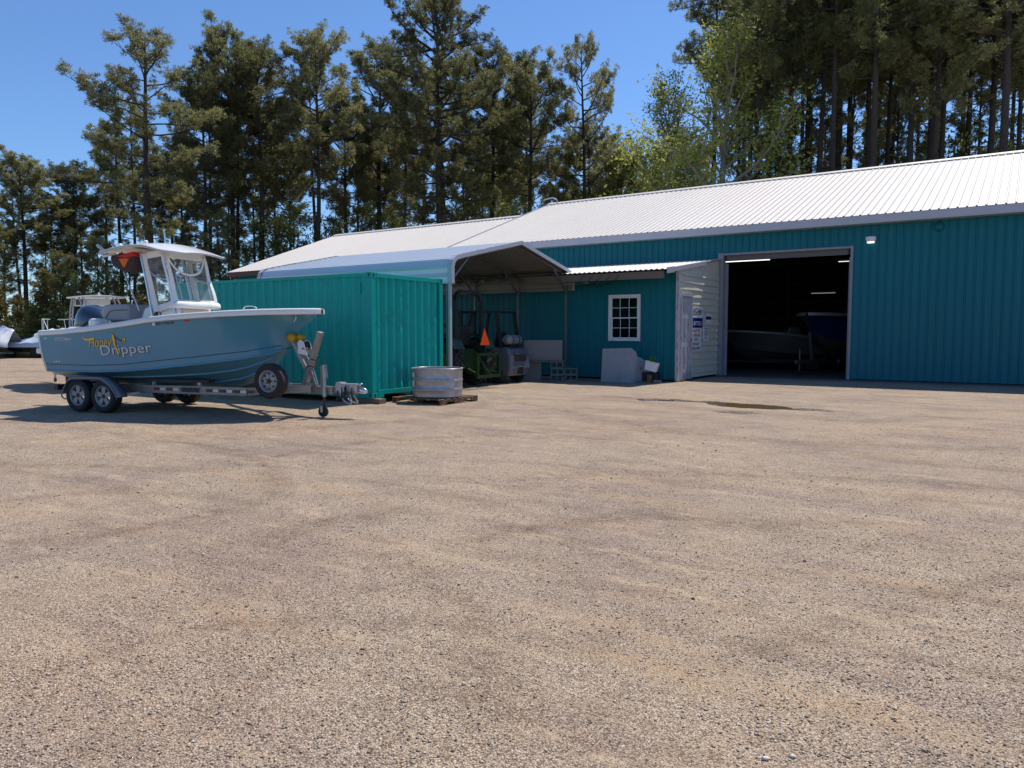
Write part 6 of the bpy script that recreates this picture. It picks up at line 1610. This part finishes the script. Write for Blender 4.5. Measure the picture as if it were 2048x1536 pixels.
# the crowded wood on the right
RL = 'dark slender trunk in the crowded pine wood above the white workshop roof'
for i, (px, d) in enumerate([(1416, 52), (1470, 60), (1512, 46), (1535, 58), (1568, 49), (1600, 62), (1622, 47), (1655, 44), (1690, 56), (1712, 50), (1762, 60), (1772, 52), (1800, 45), (1832, 50), (1845, 43), (1880, 47), (1905, 60), (1925, 52), (1955, 46), (2018, 48), (2040, 56), (2075, 44), (2120, 50), (2180, 46), (1490, 66), (1585, 68), (1745, 66), (1870, 66), (2000, 64), (1660, 70), (1525, 64), (1610, 54), (1670, 52), (1720, 64)]):
    tp_ = (-20 if px < 1440 else -60 if px < 1500 else -120) - 70 * trng.random() + (60 if d > 58 else 0)
    tree(('high', 'high2', 'slim', 'high2')[i % 4], px, tp_, d, RL, group='pines crowding behind the workshop', wide=.95 + .25 * trng.random())
for i, (px, tp_, d) in enumerate([(1480, 60, 52), (1545, 150, 56), (1595, 90, 54), (1640, 210, 58), (1680, 120, 52), (1725, 230, 60), (1790, 160, 56), (1815, 60, 62), (1850, 140, 54), (1945, 120, 55), (2010, 150, 57), (1560, 240, 60), (1500, 180, 60)]):
    tree(('thin', 'slim')[i % 2], px, tp_, d, 'thin younger pine filling in between the big dark trunks above the workshop roof', group='young pines between the big trunks', wide=1.0)
# thinner filler trees behind the skyline pines on the left and centre
SKY = [(-200, 300), (0, 310), (60, 305), (110, 345), (150, 322), (205, 335), (225, 140), (300, 85), (360, 130), (430, 80), (520, 80), (560, 110), (640, 60), (690, 170), (720, 120), (770, 70), (830, 5), (950, 20), (1000, 90), (1080, 120), (1100, 210), (1165, 90), (1240, 150), (1260, 230), (1330, 120), (1420, 30)]
LL = 'half-hidden pine filling the stand behind the skyline pines left of the workshop'
for i in range(40):
    px = -60 + 1420 * ((i * .618034 + .13) % 1); sky_ = interp(SKY, px)
    d = 54 + 22 * trng.random()
    tp_ = sky_ + 45 + 210 * trng.random() ** 1.2
    tree(('slim', 'round', 'slim', 'thin', 'mid', 'slim')[i % 6], px, tp_, d, LL, group='pines filling the back of the stand', wide=.85 + .3 * trng.random())
# low growth: cedars, young leafy trees and shrubs
for i, (px, top, d, v, wd) in enumerate([(40, 590, 50, 'cedar', 1.1), (95, 540, 53, 'cedar', 1.2), (-10, 520, 54, 'cedar', 1.2), (135, 500, 56, 'bushy', 1.0), (170, 560, 50, 'cedar', 1.2), (205, 470, 57, 'bushy', .9), (235, 560, 50, 'cedar', 1.3), (262, 500, 55, 'bushy', 1.0), (300, 560, 50, 'cedar2', 1.4), (20, 450, 60, 'bushy', 1.1), (110, 430, 62, 'bushy', 1.0), (350, 500, 54, 'bushy', .9), (390, 530, 52, 'cedar', 1.2), (430, 480, 55, 'bushy', .9), (70, 620, 48, 'cedar2', 1.3), (250, 600, 47, 'cedar2', 1.3), (180, 610, 47, 'cedar2', 1.2)]):
    tree(v, px, top, d, 'olive cedar or young pine in the thicket behind the boats at the left', 'evergreen', 'cedar_tree', 'thicket evergreens behind the boats', wide=wd)
for i, (px, top, d, v, wd) in enumerate([(120, 610, 49, 'brush', 1.2), (60, 585, 52, 'under', .8), (150, 530, 55, 'sapling', .7), (215, 520, 52, 'under', 1.0), (320, 590, 49, 'brush', 1.2), (30, 655, 46, 'shrub', 1.3), (85, 665, 47, 'shrub', 1.2), (-20, 640, 47, 'shrub', 1.3)]):
    tree(v, px, top, d, 'loose leafy bush in the thicket behind the boats at the left', 'bush', 'bush', 'thicket bushes behind the boats', wide=wd)
for i, (px, top, d, v, wd) in enumerate([(560, 420, 50, 'under', 1.3), (600, 395, 52, 'sapling', 1.2), (650, 425, 50, 'under', 1.1), (520, 400, 52, 'thin', 1.2), (480, 380, 54, 'thin', 1.3), (450, 420, 52, 'thin', 1.3), (420, 400, 56, 'thin', 1.2), (740, 390, 53, 'under', .9), (955, 350, 51, 'sapling', 1.0), (985, 330, 55, 'sapling', .9), (1040, 380, 50, 'under', 1.0), (1110, 370, 50, 'bushy', .55), (1200, 290, 53, 'sapling', 1.2), (1240, 300, 52, 'bushy', .9), (1270, 250, 53, 'sapling', 1.3), (1300, 330, 50, 'under', 1.1), (1900, 230, 55, 'sapling', 1.0), (1960, 240, 50, 'sapling', .9), (2030, 230, 52, 'under', 1.1), (820, 400, 54, 'under', .9), (690, 410, 54, 'under', 1.0)]):
    tree(v, px, top, d, 'small understorey tree showing between the pine trunks just above the white roofs', 'small tree', 'understorey_tree', 'understorey trees above the roofs', wide=wd)
# grass verge at the left edge of the yard
g = np.random.default_rng(3); n = 9000
px = -60 + 330 * g.random(n); d = 44.5 + 5 * g.random(n)
fx, fy, rx, ry = -math.sin(YAW), math.cos(YAW), math.cos(YAW), math.sin(YAW); lt = (px - 1024) / FPX * d
c = np.stack([fx * d + rx * lt, fy * d + ry * lt, np.zeros(n)], 1); a = g.random(n) * 6.28; hh = .10 + .22 * g.random(n)
sd_ = np.stack([np.cos(a), np.sin(a), 0 * a], 1) * .035; tpv = c + np.stack([g.normal(size=n) * .07, g.normal(size=n) * .07, hh], 1)
me = np_mesh('grass', np.stack([c - sd_, c + sd_, tpv], 1).reshape(-1, 3), np.arange(n * 3).reshape(-1, 3), foliage('verge_grass', (.05, .055, .015), (.11, .12, .03), (.2, .19, .06), .3, 1.5))
o = bpy.data.objects.new('grass', me); COL.objects.link(o); tag(o, 'rough grass verge below the covered boats at the left', 'grass', kind='stuff')
